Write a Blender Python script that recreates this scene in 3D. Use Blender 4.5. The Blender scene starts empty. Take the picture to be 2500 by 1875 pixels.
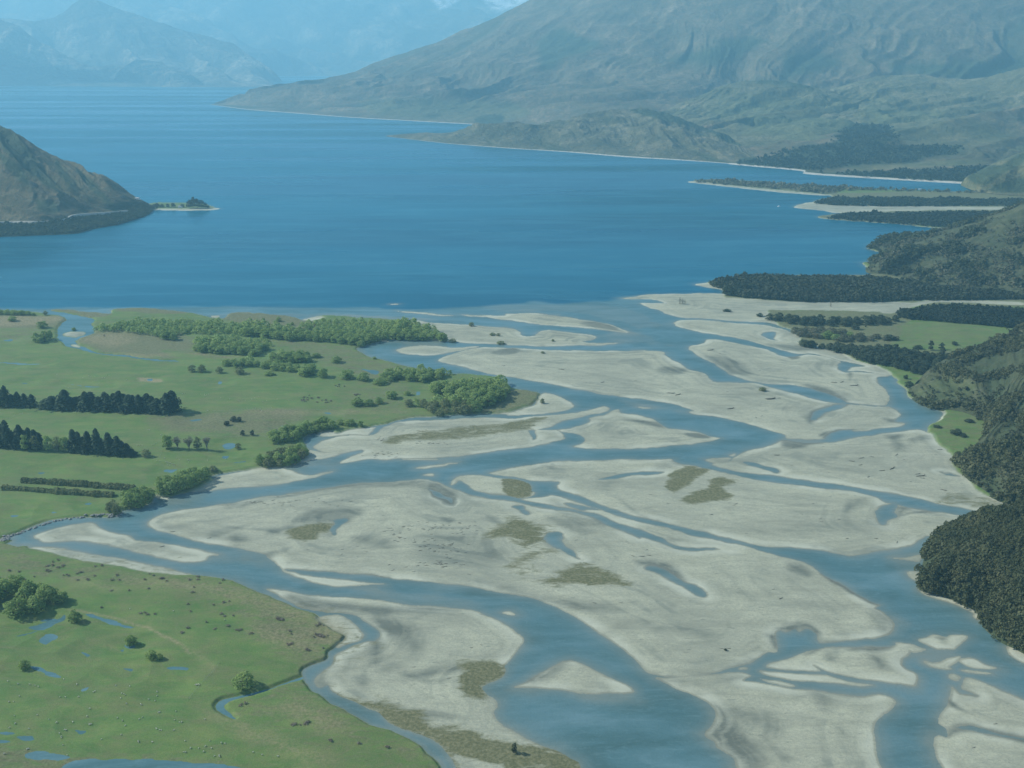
import bpy, bmesh, math, random
import numpy as np
from mathutils import Matrix, Vector, noise as mnoise

R = math.radians
rng = np.random.default_rng(7)
random.seed(7)
sc = bpy.context.scene
C = sc.collection

# ------------------------------------------------------------ camera
CAM_H = 400.0
IMG_W, IMG_H = 2500.0, 1875.0
HFOV = R(54.0)
FPX = IMG_W / 2 / math.tan(HFOV / 2)
PITCH = R(18.33)
cam = bpy.data.cameras.new('camera')
cam.sensor_width = 36.0
cam.angle = HFOV
cam.clip_start = 1.0
cam.clip_end = 90000.0
camo = bpy.data.objects.new('camera', cam)
C.objects.link(camo)
camo.location = (0, 0, CAM_H)
camo.rotation_euler = (math.pi / 2 - PITCH, 0, 0)
sc.camera = camo

# ------------------------------------------------------------ light
SUN_EL = 37.0
SUN_AZ = 282.0          # compass azimuth the light comes from (x = east, y = north)
SUN_STR = 5.0
SKY_STR = 0.12
world = bpy.data.worlds.new('World')
sc.world = world
world.use_nodes = True
wn = world.node_tree
sky = wn.nodes.new('ShaderNodeTexSky')
sky.sky_type = 'NISHITA'
sky.sun_disc = False
sky.sun_elevation = R(SUN_EL)
sky.sun_rotation = R(SUN_AZ)
sky.air_density = 1.0
sky.dust_density = 0.6
sky.ozone_density = 1.5
bg = wn.nodes['Background']
bg.inputs[1].default_value = SKY_STR
wn.links.new(sky.outputs[0], bg.inputs[0])
sun = bpy.data.lights.new('sun', 'SUN')
sun.energy = SUN_STR
sun.angle = R(0.5)
sun.color = (1.0, 0.99, 0.86)
suno = bpy.data.objects.new('sun', sun)
C.objects.link(suno)
az = R(SUN_AZ)
sdir = Vector((math.sin(az) * math.cos(R(SUN_EL)), math.cos(az) * math.cos(R(SUN_EL)), math.sin(R(SUN_EL))))
suno.rotation_euler = sdir.to_track_quat('Z', 'Y').to_euler()
suno.location = sdir * 3000
EXPOSURE = 0.31
sc.view_settings.view_transform = 'Standard'
sc.view_settings.look = 'None'
sc.view_settings.exposure = EXPOSURE
sc.view_settings.gamma = 1
sc.cycles.use_denoising = True
sc.cycles.max_bounces = 6
sc.cycles.diffuse_bounces = 2
sc.cycles.glossy_bounces = 2
sc.cycles.transparent_max_bounces = 6
sc.cycles.volume_bounces = 1
sc.cycles.sample_clamp_indirect = 6

# haze: density per metre and scattering colour (box built near the end)
HAZE_DENSITY = 1 / 11000.0
HAZE_COLOR = (0.33, 0.72, 0.96)

# ------------------------------------------------------------ projection helpers
SP, CP = math.sin(PITCH), math.cos(PITCH)
def ray(px, py):
    px = np.asarray(px, float); py = np.asarray(py, float)
    a = (px - IMG_W / 2); b = (IMG_H / 2 - py)
    dx = a; dy = FPX * CP + b * SP; dz = -FPX * SP + b * CP
    return dx, dy, dz
def at(px, py, z=0.0):
    dx, dy, dz = ray(px, py)
    t = (z - CAM_H) / dz
    return dx * t, dy * t
def at_d(px, py, D):
    """point on the pixel's ray at ground distance D (metres along y)"""
    dx, dy, dz = ray(px, py)
    t = D / dy
    return dx * t, dy * t, CAM_H + dz * t
def proj(x, y, z):
    zc = z - CAM_H
    f = y * CP - zc * SP
    u = y * SP + zc * CP
    return IMG_W / 2 + FPX * x / f, IMG_H / 2 - FPX * u / f

TILES = {'A': (0, 1275, 2.765), 'B': (600, 1275, 2.765), 'C': (1200, 1275, 2.765), 'D': (1700, 1275, 2.765),
         'E': (0, 725, 2.765), 'F': (600, 725, 2.765), 'G': (1200, 725, 2.765), 'H': (1700, 725, 2.765),
         'I': (0, 0, 2.212), 'J': (700, 0, 2.212), 'K': (1500, 0, 2.212), 'L': (1700, 500, 2.765), 'S': (0, 0, 1.0)}
def P(s):
    """survey string -> array of photo points; a letter switches the survey sheet"""
    out = []; cur = None; buf = []
    for tok in s.replace(',', ' ').split():
        if tok in TILES: cur = TILES[tok]; continue
        buf.append(float(tok))
        if len(buf) == 2:
            out.append((cur[0] + buf[0] / cur[2], cur[1] + buf[1] / cur[2])); buf = []
    return np.array(out)
def smooth(pts, n=3, closed=True):
    N = len(pts); out = []
    rngi = range(N if closed else N - 1)
    for i in rngi:
        if closed: p0, p1, p2, p3 = pts[i - 1], pts[i], pts[(i + 1) % N], pts[(i + 2) % N]
        else: p0, p1, p2, p3 = pts[max(i - 1, 0)], pts[i], pts[i + 1], pts[min(i + 2, N - 1)]
        for k in range(n):
            t = k / n
            out.append(0.5 * ((2 * p1) + (-p0 + p2) * t + (2 * p0 - 5 * p1 + 4 * p2 - p3) * t * t + (-p0 + 3 * p1 - 3 * p2 + p3) * t ** 3))
    if not closed: out.append(pts[-1])
    return np.array(out)
def W(s, n=3):
    p = P(s) if isinstance(s, str) else s
    x, y = at(p[:, 0], np.maximum(p[:, 1], 150))
    return smooth(np.stack([x, y], 1), n)

# ------------------------------------------------------------ numpy noise
_perm = np.random.default_rng(3).permutation(65536).astype(np.int64)
_val = np.random.default_rng(4).random(65536).astype(np.float32)
def vnoise(x, y, seed=0):
    xi = np.floor(x).astype(np.int64); yi = np.floor(y).astype(np.int64)
    fx = (x - xi).astype(np.float32); fy = (y - yi).astype(np.float32)
    fx = fx * fx * fx * (fx * (fx * 6 - 15) + 10); fy = fy * fy * fy * (fy * (fy * 6 - 15) + 10)
    def h(a, b): return _val[(_perm[(a + seed * 131) & 65535] + b * 7919) & 65535]
    v00 = h(xi, yi); v10 = h(xi + 1, yi); v01 = h(xi, yi + 1); v11 = h(xi + 1, yi + 1)
    return (v00 * (1 - fx) + v10 * fx) * (1 - fy) + (v01 * (1 - fx) + v11 * fx) * fy
def fbm(x, y, oct=4, seed=0, gain=0.5):
    a = 1.0; s = 0; t = 0
    for o in range(oct):
        s = s + a * (vnoise(x * 2 ** o + 13.7 * o, y * 2 ** o - 7.1 * o, seed + o) * 2 - 1); t += a; a *= gain
    return s / t
def ridged(x, y, oct=4, seed=0):
    a = 1.0; s = 0; t = 0
    for o in range(oct):
        n = 1 - np.abs(vnoise(x * 2 ** o + 3.1 * o, y * 2 ** o + 9.3 * o, seed + o) * 2 - 1); s = s + a * n; t += a; a *= 0.5
    return s / t
def sstep(a, b, x):
    t = np.clip((x - a) / (b - a), 0, 1); return t * t * (3 - 2 * t)

def inside_poly(px, py, poly):
    ins = np.zeros(px.shape, bool)
    n = len(poly)
    for i in range(n):
        x0, y0 = poly[i]; x1, y1 = poly[(i + 1) % n]
        if y0 == y1: continue
        c = ((y0 > py) != (y1 > py)) & (px < (x1 - x0) * (py - y0) / (y1 - y0) + x0)
        ins ^= c
    return ins
def sdf_poly(px, py, poly):
    """signed distance, positive inside"""
    d2 = np.full(px.shape, 1e12, np.float32)
    ins = np.zeros(px.shape, bool)
    n = len(poly)
    for i in range(n):
        x0, y0 = poly[i]; x1, y1 = poly[(i + 1) % n]
        ex, ey = x1 - x0, y1 - y0
        wx = px - x0; wy = py - y0
        L = ex * ex + ey * ey
        if L < 1e-9: continue
        t = np.clip((wx * ex + wy * ey) / L, 0, 1)
        qx = wx - ex * t; qy = wy - ey * t
        np.minimum(d2, qx * qx + qy * qy, out=d2)
        if ey != 0:
            ins ^= ((y0 > py) != (y1 > py)) & (px < ex * (py - y0) / ey + x0)
    d = np.sqrt(d2)
    return np.where(ins, d, -d)

# ------------------------------------------------------------ object helpers
def tag(o, label=None, cat=None, group=None, kind=None):
    if label: o['label'] = label
    if cat: o['category'] = cat
    if group: o['group'] = group
    if kind: o['kind'] = kind
    return o
def empty(name, loc, rz=0, s=1.0):
    o = bpy.data.objects.new(name, None); C.objects.link(o)
    o.empty_display_size = 0.5
    o.location = loc; o.rotation_euler = (0, 0, rz); o.scale = (s, s, s) if not hasattr(s, '__len__') else s
    return o
def mesh_np(name, co, faces, mat=None, smooth_=False, mats=None, midx=None):
    me = bpy.data.meshes.new(name)
    co = np.asarray(co, np.float32); faces = np.asarray(faces, np.int32)
    k = faces.shape[1]; nf = len(faces)
    me.vertices.add(len(co)); me.vertices.foreach_set('co', co.ravel())
    me.loops.add(nf * k); me.loops.foreach_set('vertex_index', faces.ravel())
    me.polygons.add(nf); me.polygons.foreach_set('loop_start', np.arange(0, nf * k, k, dtype=np.int32))
    try: me.polygons.foreach_set('loop_total', np.full(nf, k, np.int32))
    except Exception: pass
    if smooth_: me.polygons.foreach_set('use_smooth', np.ones(nf, bool))
    if mats:
        for m in mats: me.materials.append(m)
        me.polygons.foreach_set('material_index', np.asarray(midx, np.int32))
    elif mat: me.materials.append(mat)
    me.update(calc_edges=True)
    return me
def add_attr(me, name, arr4):
    a = me.attributes.new(name, 'FLOAT_COLOR', 'POINT')
    a.data.foreach_set('color', np.ascontiguousarray(arr4, np.float32).ravel())
def link(name, me, parent=None):
    o = bpy.data.objects.new(name, me); C.objects.link(o)
    if parent: o.parent = parent
    return o
def copy_tree(o, parent=None):
    c = o.copy(); C.objects.link(c); c.parent = parent
    for ch in KIDS.get(o.name, []): copy_tree(ch, c)
    return c
KIDS = {}

# ------------------------------------------------------------ material helpers
class MT:
    def __init__(s, name):
        s.m = bpy.data.materials.new(name); s.m.use_nodes = True
        s.nt = s.m.node_tree; s.b = s.nt.nodes['Principled BSDF']
    def n(s, t, **kw):
        x = s.nt.nodes.new(t)
        for k, v in kw.items(): setattr(x, k, v)
        return x
    def l(s, a, b): s.nt.links.new(a, b)
    def noise(s, scale, detail=4, rough=0.55, vec=None, dist=0.0):
        x = s.n('ShaderNodeTexNoise'); x.inputs['Scale'].default_value = scale
        x.inputs['Detail'].default_value = detail; x.inputs['Roughness'].default_value = rough
        x.inputs['Distortion'].default_value = dist
        if vec is not None: s.l(vec, x.inputs['Vector'])
        return x.outputs[0]
    def ramp(s, fac, stops):
        r = s.n('ShaderNodeValToRGB'); s.l(fac, r.inputs[0])
        e = r.color_ramp.elements
        f4 = lambda c: (c[0], c[1], c[2], 1) if hasattr(c, '__len__') else (c, c, c, 1)
        e[0].position = stops[0][0]; e[0].color = f4(stops[0][1])
        e[1].position = stops[-1][0]; e[1].color = f4(stops[-1][1])
        for p, c in stops[1:-1]:
            k = e.new(p); k.color = f4(c)
        return r.outputs[0]
    def mix(s, fac, a, b, mode='MIX'):
        x = s.n('ShaderNodeMix', data_type='RGBA', blend_type=mode)
        for v, i in ((fac, 0), (a, 6), (b, 7)):
            if hasattr(v, 'is_linked') or hasattr(v, 'node'): s.l(v, x.inputs[i])
            elif i == 0: x.inputs[0].default_value = v
            else: x.inputs[i].default_value = (v[0], v[1], v[2], 1)
        return x.outputs[2]
    def math(s, op, a, b=None, clamp=False):
        x = s.n('ShaderNodeMath', operation=op, use_clamp=clamp)
        for v, i in ((a, 0), (b, 1)):
            if v is None: continue
            if hasattr(v, 'node'): s.l(v, x.inputs[i])
            else: x.inputs[i].default_value = v
        return x.outputs[0]
    def pos(s, scale=(1, 1, 1), rot=(0, 0, 0)):
        g = s.n('ShaderNodeNewGeometry'); mp = s.n('ShaderNodeMapping')
        mp.inputs['Scale'].default_value = scale; mp.inputs['Rotation'].default_value = rot
        s.l(g.outputs['Position'], mp.inputs[0]); return mp.outputs[0]
    def attr(s, name):
        a = s.n('ShaderNodeAttribute', attribute_name=name)
        sep = s.n('ShaderNodeSeparateColor'); s.l(a.outputs['Color'], sep.inputs[0])
        return sep.outputs[0], sep.outputs[1], sep.outputs[2], a.outputs['Alpha']
    def bump(s, h, strength, dist):
        b = s.n('ShaderNodeBump'); b.inputs['Strength'].default_value = strength; b.inputs['Distance'].default_value = dist
        s.l(h, b.inputs['Height']); s.l(b.outputs[0], s.b.inputs['Normal'])
    def col(s, c):
        if hasattr(c, 'node'): s.l(c, s.b.inputs['Base Color'])
        else: s.b.inputs['Base Color'].default_value = (c[0], c[1], c[2], 1)
    def rough(s, v):
        if hasattr(v, 'node'): s.l(v, s.b.inputs['Roughness'])
        else: s.b.inputs['Roughness'].default_value = v
# ============================================================ SURVEY of the flats (photo points, projected to the valley floor)
OPS = []
def dryg(s, soft=5, k=1.0): op('dryg', s, soft, k)
def op(kind, s, soft=4.0, k=1.0): OPS.append((kind, s, soft, k))

# --- farmland
op('past', 'E -900 95 0 92 200 96 290 110 330 90 450 90 600 104 760 118 780 90 900 80 1080 84 1180 98 1260 108 1420 138 1500 145 1520 120 1600 108 1750 110 1900 122 F 320 133 380 158 430 160 500 125 620 125 700 130 760 140 900 148 1100 165 1250 188 1320 230 1340 280 1280 300 1180 288 1000 285 900 297 860 312 760 335 743 352 780 377 830 402 880 422 980 447 1100 472 1250 505 1380 525 1500 525 1700 545 1760 580 1780 610 1900 640 2000 660 1960 720 1850 765 1700 797 1500 797 1300 807 1150 822 1000 850 850 880 700 905 600 928 570 915 480 910 400 940 360 970 380 1000 410 1040 400 1070 330 1110 280 1145 200 1150 0 1167 E 1550 1180 1430 1205 1440 1240 1380 1290 1250 1320 1160 1340 1060 1350 1040 1385 960 1412 850 1432 820 1452 780 1477 680 1475 560 1480 400 1500 250 1540 120 1592 28 1618 A 20 100 -900 130', 1.5)
op('past', 'A -900 95 18 110 50 140 120 155 190 150 230 168 330 190 480 225 600 252 830 288 1050 328 1290 347 1400 362 1500 375 1600 405 1650 430 1800 490 1950 555 2080 590 B 490 622 520 670 600 730 660 760 640 800 600 830 540 870 520 920 440 950 370 990 355 1040 380 1090 430 1140 490 1160 560 1220 650 1270 730 1310 830 1370 980 1400 1080 1450 1180 1500 1230 1560 1290 1610 1340 1720 1500 2300 A -900 2300', 1.5)
op('pool', 'E 225 88 300 84 420 106 500 122 620 148 615 190 625 235 560 262 510 282 500 305 530 340 600 366 750 388 900 406 1000 419 1190 437 1190 444 1000 431 850 413 700 394 550 374 480 358 430 345 410 315 370 290 355 240 370 210 440 155 400 132 320 118', 1.5)
# --- SW gravel strips
op('bar', 'A 225 165 330 163 450 178 600 193 800 230 1000 270 1150 308 1300 344 1200 352 1050 334 830 294 600 257 480 230 330 196', 3)
op('bar', 'E 245 1606 340 1575 450 1545 540 1525 640 1516 690 1556 750 1588 880 1605 A 940 115 1100 133 1280 158 1380 183 1480 217 1420 226 1390 252 1300 260 1180 252 1050 222 930 192 800 155 650 133 500 127 350 130 270 115', 5)
# --- central bar and its spur
op('bar', 'E 1012 1527 1060 1490 1150 1455 1300 1425 1500 1400 1600 1392 1700 1370 1850 1345 2000 1320 F 340 1322 550 1292 700 1275 900 1257 1080 1240 1200 1238 1290 1255 1380 1292 1480 1330 1600 1362 1750 1382 G 150 1388 350 1430 560 1462 680 1502 760 1542 880 1590 980 1640 C 1000 112 1150 152 1250 182 1400 196 1520 192 1650 195 1850 207 1950 240 2050 265 2150 300 2210 345 D 900 390 1000 440 1100 500 1180 540 1230 560 1212 582 1260 605 1310 650 1352 700 1330 745 1250 780 1100 797 950 810 850 817 812 792 800 750 740 720 690 745 655 722 600 742 556 732 540 775 546 870 480 880 420 920 350 960 200 996 80 1026 0 1037 C 1250 1040 1130 1030 1060 1010 1000 960 930 900 870 850 800 800 720 740 650 690 560 630 460 580 350 535 200 500 80 480 0 470 B 1500 440 1300 412 1100 388 1000 377 800 347 500 324 290 309 255 322 190 270 150 238 130 215 0 182 A 1500 150 1400 130 1250 92 1150 67 1070 42', 5)
op('bar', 'B 250 318 300 320 400 345 550 370 700 385 850 405 945 420 800 417 620 430 500 408 400 377 320 350', 4)
op('bar', 'G 190 1370 330 1352 400 1338 520 1370 640 1410 740 1440 860 1480 1000 1515 1150 1550 1300 1590 1450 1630 C 1450 107 1600 140 1750 177 1850 207 1850 230 1600 215 1520 183 1350 172 1200 140 1150 110 1050 75 950 40 850 5 G 800 1505 700 1470 600 1450 450 1422 350 1400 250 1385', 4)
op('pool', 'G 495 1398 530 1394 600 1410 680 1425 720 1440 640 1440 600 1445 540 1428', 4)
op('pool', 'C 2020 -999 2021 -999 2020 -998', 1)
op('bar', 'F 1385 1275 1400 1248 1450 1215 1530 1200 1620 1210 1740 1230 1860 1248 1905 1275 1905 1305 1945 1318 1925 1345 1850 1365 1760 1350 1640 1335 1560 1315 1500 1280 1450 1240 1410 1268', 4)
# --- northern bars N1 + N2
op('bar', 'G -20 1192 0 1180 130 1150 250 1130 420 1110 600 1105 800 1100 1000 1100 1150 1097 1220 1098 1240 1115 1300 1138 1400 1152 H 80 1167 200 1192 300 1216 400 1237 600 1262 800 1287 1000 1302 1100 1322 1200 1352 1250 1380 1320 1386 1400 1408 1500 1430 1650 1450 1800 1480 1950 1502 2080 1510 2200 1560 1900 1620 D 1600 150 1640 85 1540 85 1500 100 1400 145 1250 182 1150 207 1050 224 950 212 830 187 C 2000 175 1850 167 1750 152 1620 112 G 1600 1632 1450 1592 1300 1552 1150 1517 1000 1482 850 1442 700 1392 600 1352 500 1322 440 1300 425 1270 430 1240 250 1237 100 1212', 5)
op('pool', 'G 700 1228 800 1203 900 1188 1050 1177 1170 1180 1100 1196 950 1207 830 1224', 4)
op('pool', 'H 1195 1430 1215 1405 1260 1390 1315 1382 1335 1400 1312 1440 1345 1475 1290 1500 1275 1532 1228 1527 1212 1490', 4)
# --- east bar
op('bar', 'H 390 1030 500 1002 620 970 740 990 860 985 1000 975 1150 942 1300 917 1420 902 1500 893 1560 915 1610 935 1650 1000 1730 1060 1760 1100 1750 1140 1810 1190 1890 1240 1910 1290 1970 1340 2070 1370 2170 1400 2300 1440 2300 1500 2080 1479 1950 1457 1800 1431 1650 1402 1500 1357 1350 1327 1200 1306 1050 1281 900 1257 750 1241 600 1217 450 1196 280 1181 150 1152 118 1138 150 1120 240 1108 250 1093 280 1070 330 1055', 4)
op('bar', 'H 65 1103 120 1088 220 1083 240 1098 200 1113 130 1123', 4, 0.5)
op('pool', 'H 320 1112 400 1118 480 1145 560 1163 577 1183 550 1194 500 1176 420 1152 350 1135', 2)
# --- bar M
op('bar', 'F 1300 430 1350 400 1450 375 1600 350 1700 345 1850 352 2000 358 2212 368 G 600 368 800 365 1000 365 1150 368 1162 395 1200 420 1250 450 1300 482 1380 500 1440 522 1490 568 1600 572 1700 577 1780 582 1880 615 1980 640 2100 662 H 750 672 850 697 940 717 1010 722 1100 727 1200 737 1290 747 1350 770 1367 795 1340 815 1330 838 1410 850 1380 870 1250 885 1120 902 1080 906 1060 897 950 915 880 940 860 958 700 959 630 957 612 932 500 900 350 857 200 822 80 807 0 802 G 1340 792 1320 777 1350 765 1200 722 1000 692 800 667 600 627 400 587 200 552 0 522 F 1500 482 1400 457', 5)
op('pool', 'H 785 825 778 800 810 768 870 738 960 722 1000 730 960 755 900 775 850 800 820 830', 5)
# --- bar T
op('bar', 'G 1308 346 1420 315 1480 288 1600 305 1750 335 1900 375 H 560 392 640 407 700 397 760 388 850 397 920 420 985 440 958 462 950 490 1000 515 1030 519 1150 513 1300 529 1290 540 1235 543 1217 570 1235 610 1275 660 1287 700 1280 734 1200 731 1100 721 1000 711 970 692 900 658 780 618 650 597 500 585 380 567 300 546 200 505 130 460 60 425 0 400 G 1345 372', 5)
# --- bar U
op('bar', 'G 1235 195 1270 165 1330 155 1500 160 1700 175 1850 190 H 560 207 640 242 720 240 760 330 900 345 1010 375 1050 410 1120 440 1220 460 1320 500 1340 528 1290 531 1150 507 1030 510 1040 492 1060 480 1125 466 1000 438 900 410 800 381 690 384 560 356 450 327 300 287 170 263 G 1400 237', 4)
op('pool', 'H 428 255 460 234 512 234 520 258 510 278 540 295 490 286 450 272', 2)
# --- bar V
op('bar', 'K 55 1609 200 1590 400 1582 590 1588 700 1600 1000 1600 1500 1600 2300 1600 2900 1600 H 3000 90 2212 90 1350 200 700 230 640 213 560 188 480 172 350 163 G 1600 155 1400 145 1280 135 1180 110 1080 75 1003 45 1060 38 1180 42 1100 15', 4)
# --- delta-front bars
op('bar', 'F 1130 165 1250 178 1400 185 1600 200 1780 215 G 180 237 235 266 300 266 320 240 380 225 520 240 640 250 702 270 690 290 620 306 700 314 860 311 780 322 600 332 400 336 200 331 0 325 F 1500 316 1400 302 1300 300 1180 291 1100 280', 4)
op('bar', 'F 1430 120 1600 128 1740 134 1760 118 1900 115 2100 125 G 300 118 500 140 650 165 780 180 850 205 940 241 850 239 700 222 500 202 300 186 100 162 0 149 F 1600 139', 4)
op('bar', 'F 1040 90 1200 107 1390 127 1250 123 1100 103', 3)
op('bar', 'F 370 147 480 128 520 140 420 158', 3, .6)
op('bar', 'F 990 362 1050 341 1150 331 1280 335 1400 350 1590 341 1500 363 1350 382 1200 402 1100 396 1020 386', 4)
op('bar', 'F 868 301 930 289 925 304', 2)
op('bar', 'S 955 744.5 974 743 975 745 957 746', 2)
op('bar', 'E 1410 118 1470 125 1450 140 1420 130', 2)
op('bar', 'E 395 258 450 238 540 236 530 258 450 273', 3)
op('bar', 'E 463 328 500 322 512 347 478 347', 3)
op('bar', 'E 1035 1342 1165 1343 1150 1362 1090 1356', 3)
# --- spit bar X and bar Y
op('bar', 'F 1690 798 1800 782 1950 735 1990 690 2020 656 2080 660 2150 688 2200 720 2212 750 2150 776 2000 796 1850 800', 4)
op('bar', 'F 440 1020 450 995 490 972 560 958 630 945 750 938 850 938 890 925 930 890 980 865 1100 847 1300 832 1500 824 1700 822 1900 817 2060 806 2212 792 G 640 775 720 752 765 744 797 756 788 780 700 800 600 820 500 836 440 850 390 880 310 905 420 903 480 928 502 965 430 975 350 990 200 1020 100 1036 0 1050 F 1500 1076 1300 1091 1100 1101 900 1106 780 1112 700 1126 636 1133 660 1110 720 1085 795 1057 780 1043 700 1058 620 1068 500 1052', 4)
op('bar', 'F 398 1035 500 1056 645 1070 560 1092 430 1105 330 1132 290 1152 250 1158 330 1100 400 1070', 4)
op('bar', 'F 465 918 520 904 570 915 610 930 700 907 880 884 868 915 850 936 700 936 600 944 480 944', 3)
op('pool', 'F 845 934 870 900 900 875 960 866 920 893 890 925', 3)
op('pool', 'G 245 900 290 905 300 945 280 960 262 930', 3)
op('bar', 'E 1305 1308 1420 1250 1450 1215 1600 1180 1750 1155 1880 1152 F 280 1160 350 1190 430 1207 568 1187 570 1196 450 1226 300 1251 150 1271 0 1284 E 1550 1291 1400 1306', 4)
op('bar', 'G 430 904 560 880 670 852 690 828 780 800 830 775 868 767 890 790 980 800 1080 830 1140 865 1200 890 1300 900 1400 920 1480 945 1545 962 1470 982 1350 1001 1200 1011 1050 1021 900 1032 750 1021 555 1019 620 990 637 960 600 930 520 915', 5)
op('bar', 'F 1138 1166 1250 1144 1430 1121 1350 1141 1200 1167', 3)
op('bar', 'F 1060 1107 1180 1100 1310 1103 1180 1111', 2, .6)
op('bar', 'F 1195 1213 1275 1202 1275 1218', 2)
op('bar', 'G 980 748 1020 750 1060 759 1010 757', 2)
op('bar', 'G 1600 1070 1650 1055 1640 1075', 2)
# --- southern bars
op('bar', 'B 130 444 300 463 450 484 600 498 750 508 900 524 1050 550 1150 567 1300 575 1450 589 1550 604 1650 640 1750 690 1820 738 1872 770 1887 795 1852 850 1820 900 1780 952 1765 965 1768 1000 1745 1040 1650 1082 1600 1112 1640 1160 1705 1200 1707 1245 1680 1282 1725 1350 1850 1430 1950 1490 2050 1530 C 460 1556 540 1610 620 1690 900 2300 B 1800 2300 1450 1720 1390 1600 1300 1490 1150 1412 1000 1360 900 1290 830 1260 750 1222 640 1172 565 1122 540 1092 480 1112 450 1102 440 1060 500 1000 560 950 570 902 620 870 700 830 780 800 850 797 885 768 890 730 850 690 770 640 700 612 550 602 400 572 300 532 200 482', 3)
op('bar', 'B 478 640 560 620 650 628 725 668 762 720 782 748 755 790 680 812 610 842 590 830 650 790 660 760 600 730 530 690', 3)
op('pool', 'B 340 520 341 520 340 521', 1)
op('bar', 'C 170 1112 250 1082 350 1012 450 955 520 930 600 950 700 1000 800 1050 900 1090 952 1125 940 1150 800 1152 650 1156 500 1136 350 1122 220 1117', 5)
op('bar', 'C 1112 1045 1250 1042 1400 1037 1550 1022 1690 1022 1752 1046 1700 1076 1780 1086 1900 1100 D 500 1101 650 1126 800 1147 950 1167 1100 1177 1200 1173 1290 1180 1350 1210 1342 1252 1280 1302 1230 1352 1203 1400 1210 1480 1215 1560 1240 1640 1290 1750 1500 2300 C 2100 2300 1720 1800 1645 1655 1620 1600 1520 1542 1502 1500 1440 1440 1500 1372 1523 1310 1490 1250 1430 1200 1340 1160 1250 1120 1180 1080', 6)
op('bar', 'D 420 1008 500 1013 700 1033 900 1048 1000 1078 1210 1112 1000 1106 800 1087 650 1077 550 1057 450 1032', 3)
op('bar', 'D 420 1060 520 1070 655 1103 640 1116 520 1096', 3, .5)
op('bar', 'D 280 990 330 985 335 1000 290 1003', 2)
op('bar', 'D 468 985 500 960 600 935 700 890 760 870 830 855 900 845 1000 850 1150 845 1320 840 1375 818 1440 840 1452 880 1412 930 1410 970 1450 1010 1500 1040 1512 1080 1502 1115 1480 1122 1350 1097 1200 1077 1050 1052 900 1022 800 975 850 1020 700 1011 560 1001', 4)
op('bar', 'D 1355 813 1450 820 1520 850 1555 865 1480 882 1430 867 1390 845', 3)
op('bar', 'D 1503 800 1560 783 1620 766 1690 782 1740 760 1845 770 1810 820 1740 866 1650 872 1600 857 1550 830', 4)
op('bar', 'D 1540 938 1600 955 1640 950 1720 925 1795 918 1755 960 1715 985 1735 1002 1650 997 1580 977', 3)
op('bar', 'D 1778 940 1850 920 1900 930 1960 965 2040 991 1950 997 1850 981', 3)
op('bar', 'D 1790 1003 1900 1008 1995 1026 1850 1024', 3, .5)
op('bar', 'D 1718 1038 1750 1033 1798 1060 1770 1083 1730 1067', 3)
op('bar', 'D 1830 1063 1900 1070 2000 1110 2100 1155 2212 1200 2700 1400 2900 2300 1950 2300 1700 1700 1630 1580 1610 1500 1615 1460 1650 1438 1712 1452 1700 1390 1655 1360 1670 1290 1710 1240 1730 1180 1732 1113 1770 1140 1800 1163 1905 1176 1850 1150 1803 1130 1810 1100', 4)
op('bar', 'D 2108 850 2160 843 2212 878 2320 930 2320 1000 2212 955 2130 902', 3)
op('bar', 'D 1866 622 1930 628 1960 650 1910 663', 2)
op('bar', 'D 1412 330 1470 328 1545 343 1530 395 1510 398 1450 377', 4, .6)
op('bar', 'D 1305 232 1400 225 1480 203 1507 230 1480 257 1400 242', 4, .5)
op('bar', 'C 70 608 115 603 160 627 120 630', 2, .5)
# --- east bank terrace, peninsulas, far flats
op('past', 'H 480 100 600 95 1000 100 1350 100 1450 55 1600 45 2212 60 3100 60 3100 1460 2300 1430 2170 1395 2060 1368 1955 1338 1895 1290 1870 1240 1795 1190 1735 1140 1745 1100 1725 1062 1645 1000 1605 940 1562 912 1560 872 1620 832 1652 790 1620 768 1530 740 1480 710 1430 680 1410 640 1370 600 1332 540 1300 508 1200 462 1100 438 1020 398 950 358 820 332 690 308 700 250 640 215 560 188', 2)
op('past', 'K 500 1530 540 1520 620 1500 700 1493 1000 1488 1365 1485 1380 1440 1365 1425 1500 1380 1380 1345 1400 1320 1500 1290 1800 1250 2900 1200 2900 1640 1500 1635 1000 1632 700 1612 590 1602 585 1565', 2)
op('bar', 'K 442 1536 500 1526 560 1535 600 1556 590 1562 520 1553', 3)
op('past', 'K 1100 1174 1180 1160 1245 1150 1240 1142 1700 1125 2900 1100 2900 1300 1790 1233 1500 1208 1250 1190', 2)
op('bar', 'K 970 1121 1010 1100 1075 1092 1250 1100 1600 1110 2300 1118 2300 1135 1700 1138 1240 1150 1150 1138', 3)
op('past', 'K 430 980 470 973 600 971 800 985 1000 1000 1300 1015 1600 1030 1900 1035 2212 1042 2900 1050 2900 1120 2000 1118 1250 1108 1075 1094 1110 1075 1170 1062 1130 1050 900 1031 700 1011 550 996', 2)
op('bar', 'K 403 986 440 979 550 994 700 1010 900 1030 1140 1050 1140 1056 900 1040 700 1019 550 1003', 2)
op('past', 'S 368 497 440 495 500 499 522 508 530 511 450 513 368 512', 1.5)
op('bar', 'S 380 511 450 511 520 508 536 511 500 514 450 515 380 514', 1.5)
op('bar', 'H 1425 685 1440 688 1480 706 1530 738 1600 748 1650 768 1668 795 1640 835 1610 842 1645 800 1620 770 1530 746 1470 712', 2)
op('bar', 'H 1100 452 1140 450 1190 466 1150 466', 2)

op('bar', 'H 1250 95 1350 90 1440 58 1560 28 1800 22 2150 30 2230 45 2150 52 1800 42 1580 48 1460 78 1350 112 1250 115', 3)
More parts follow.
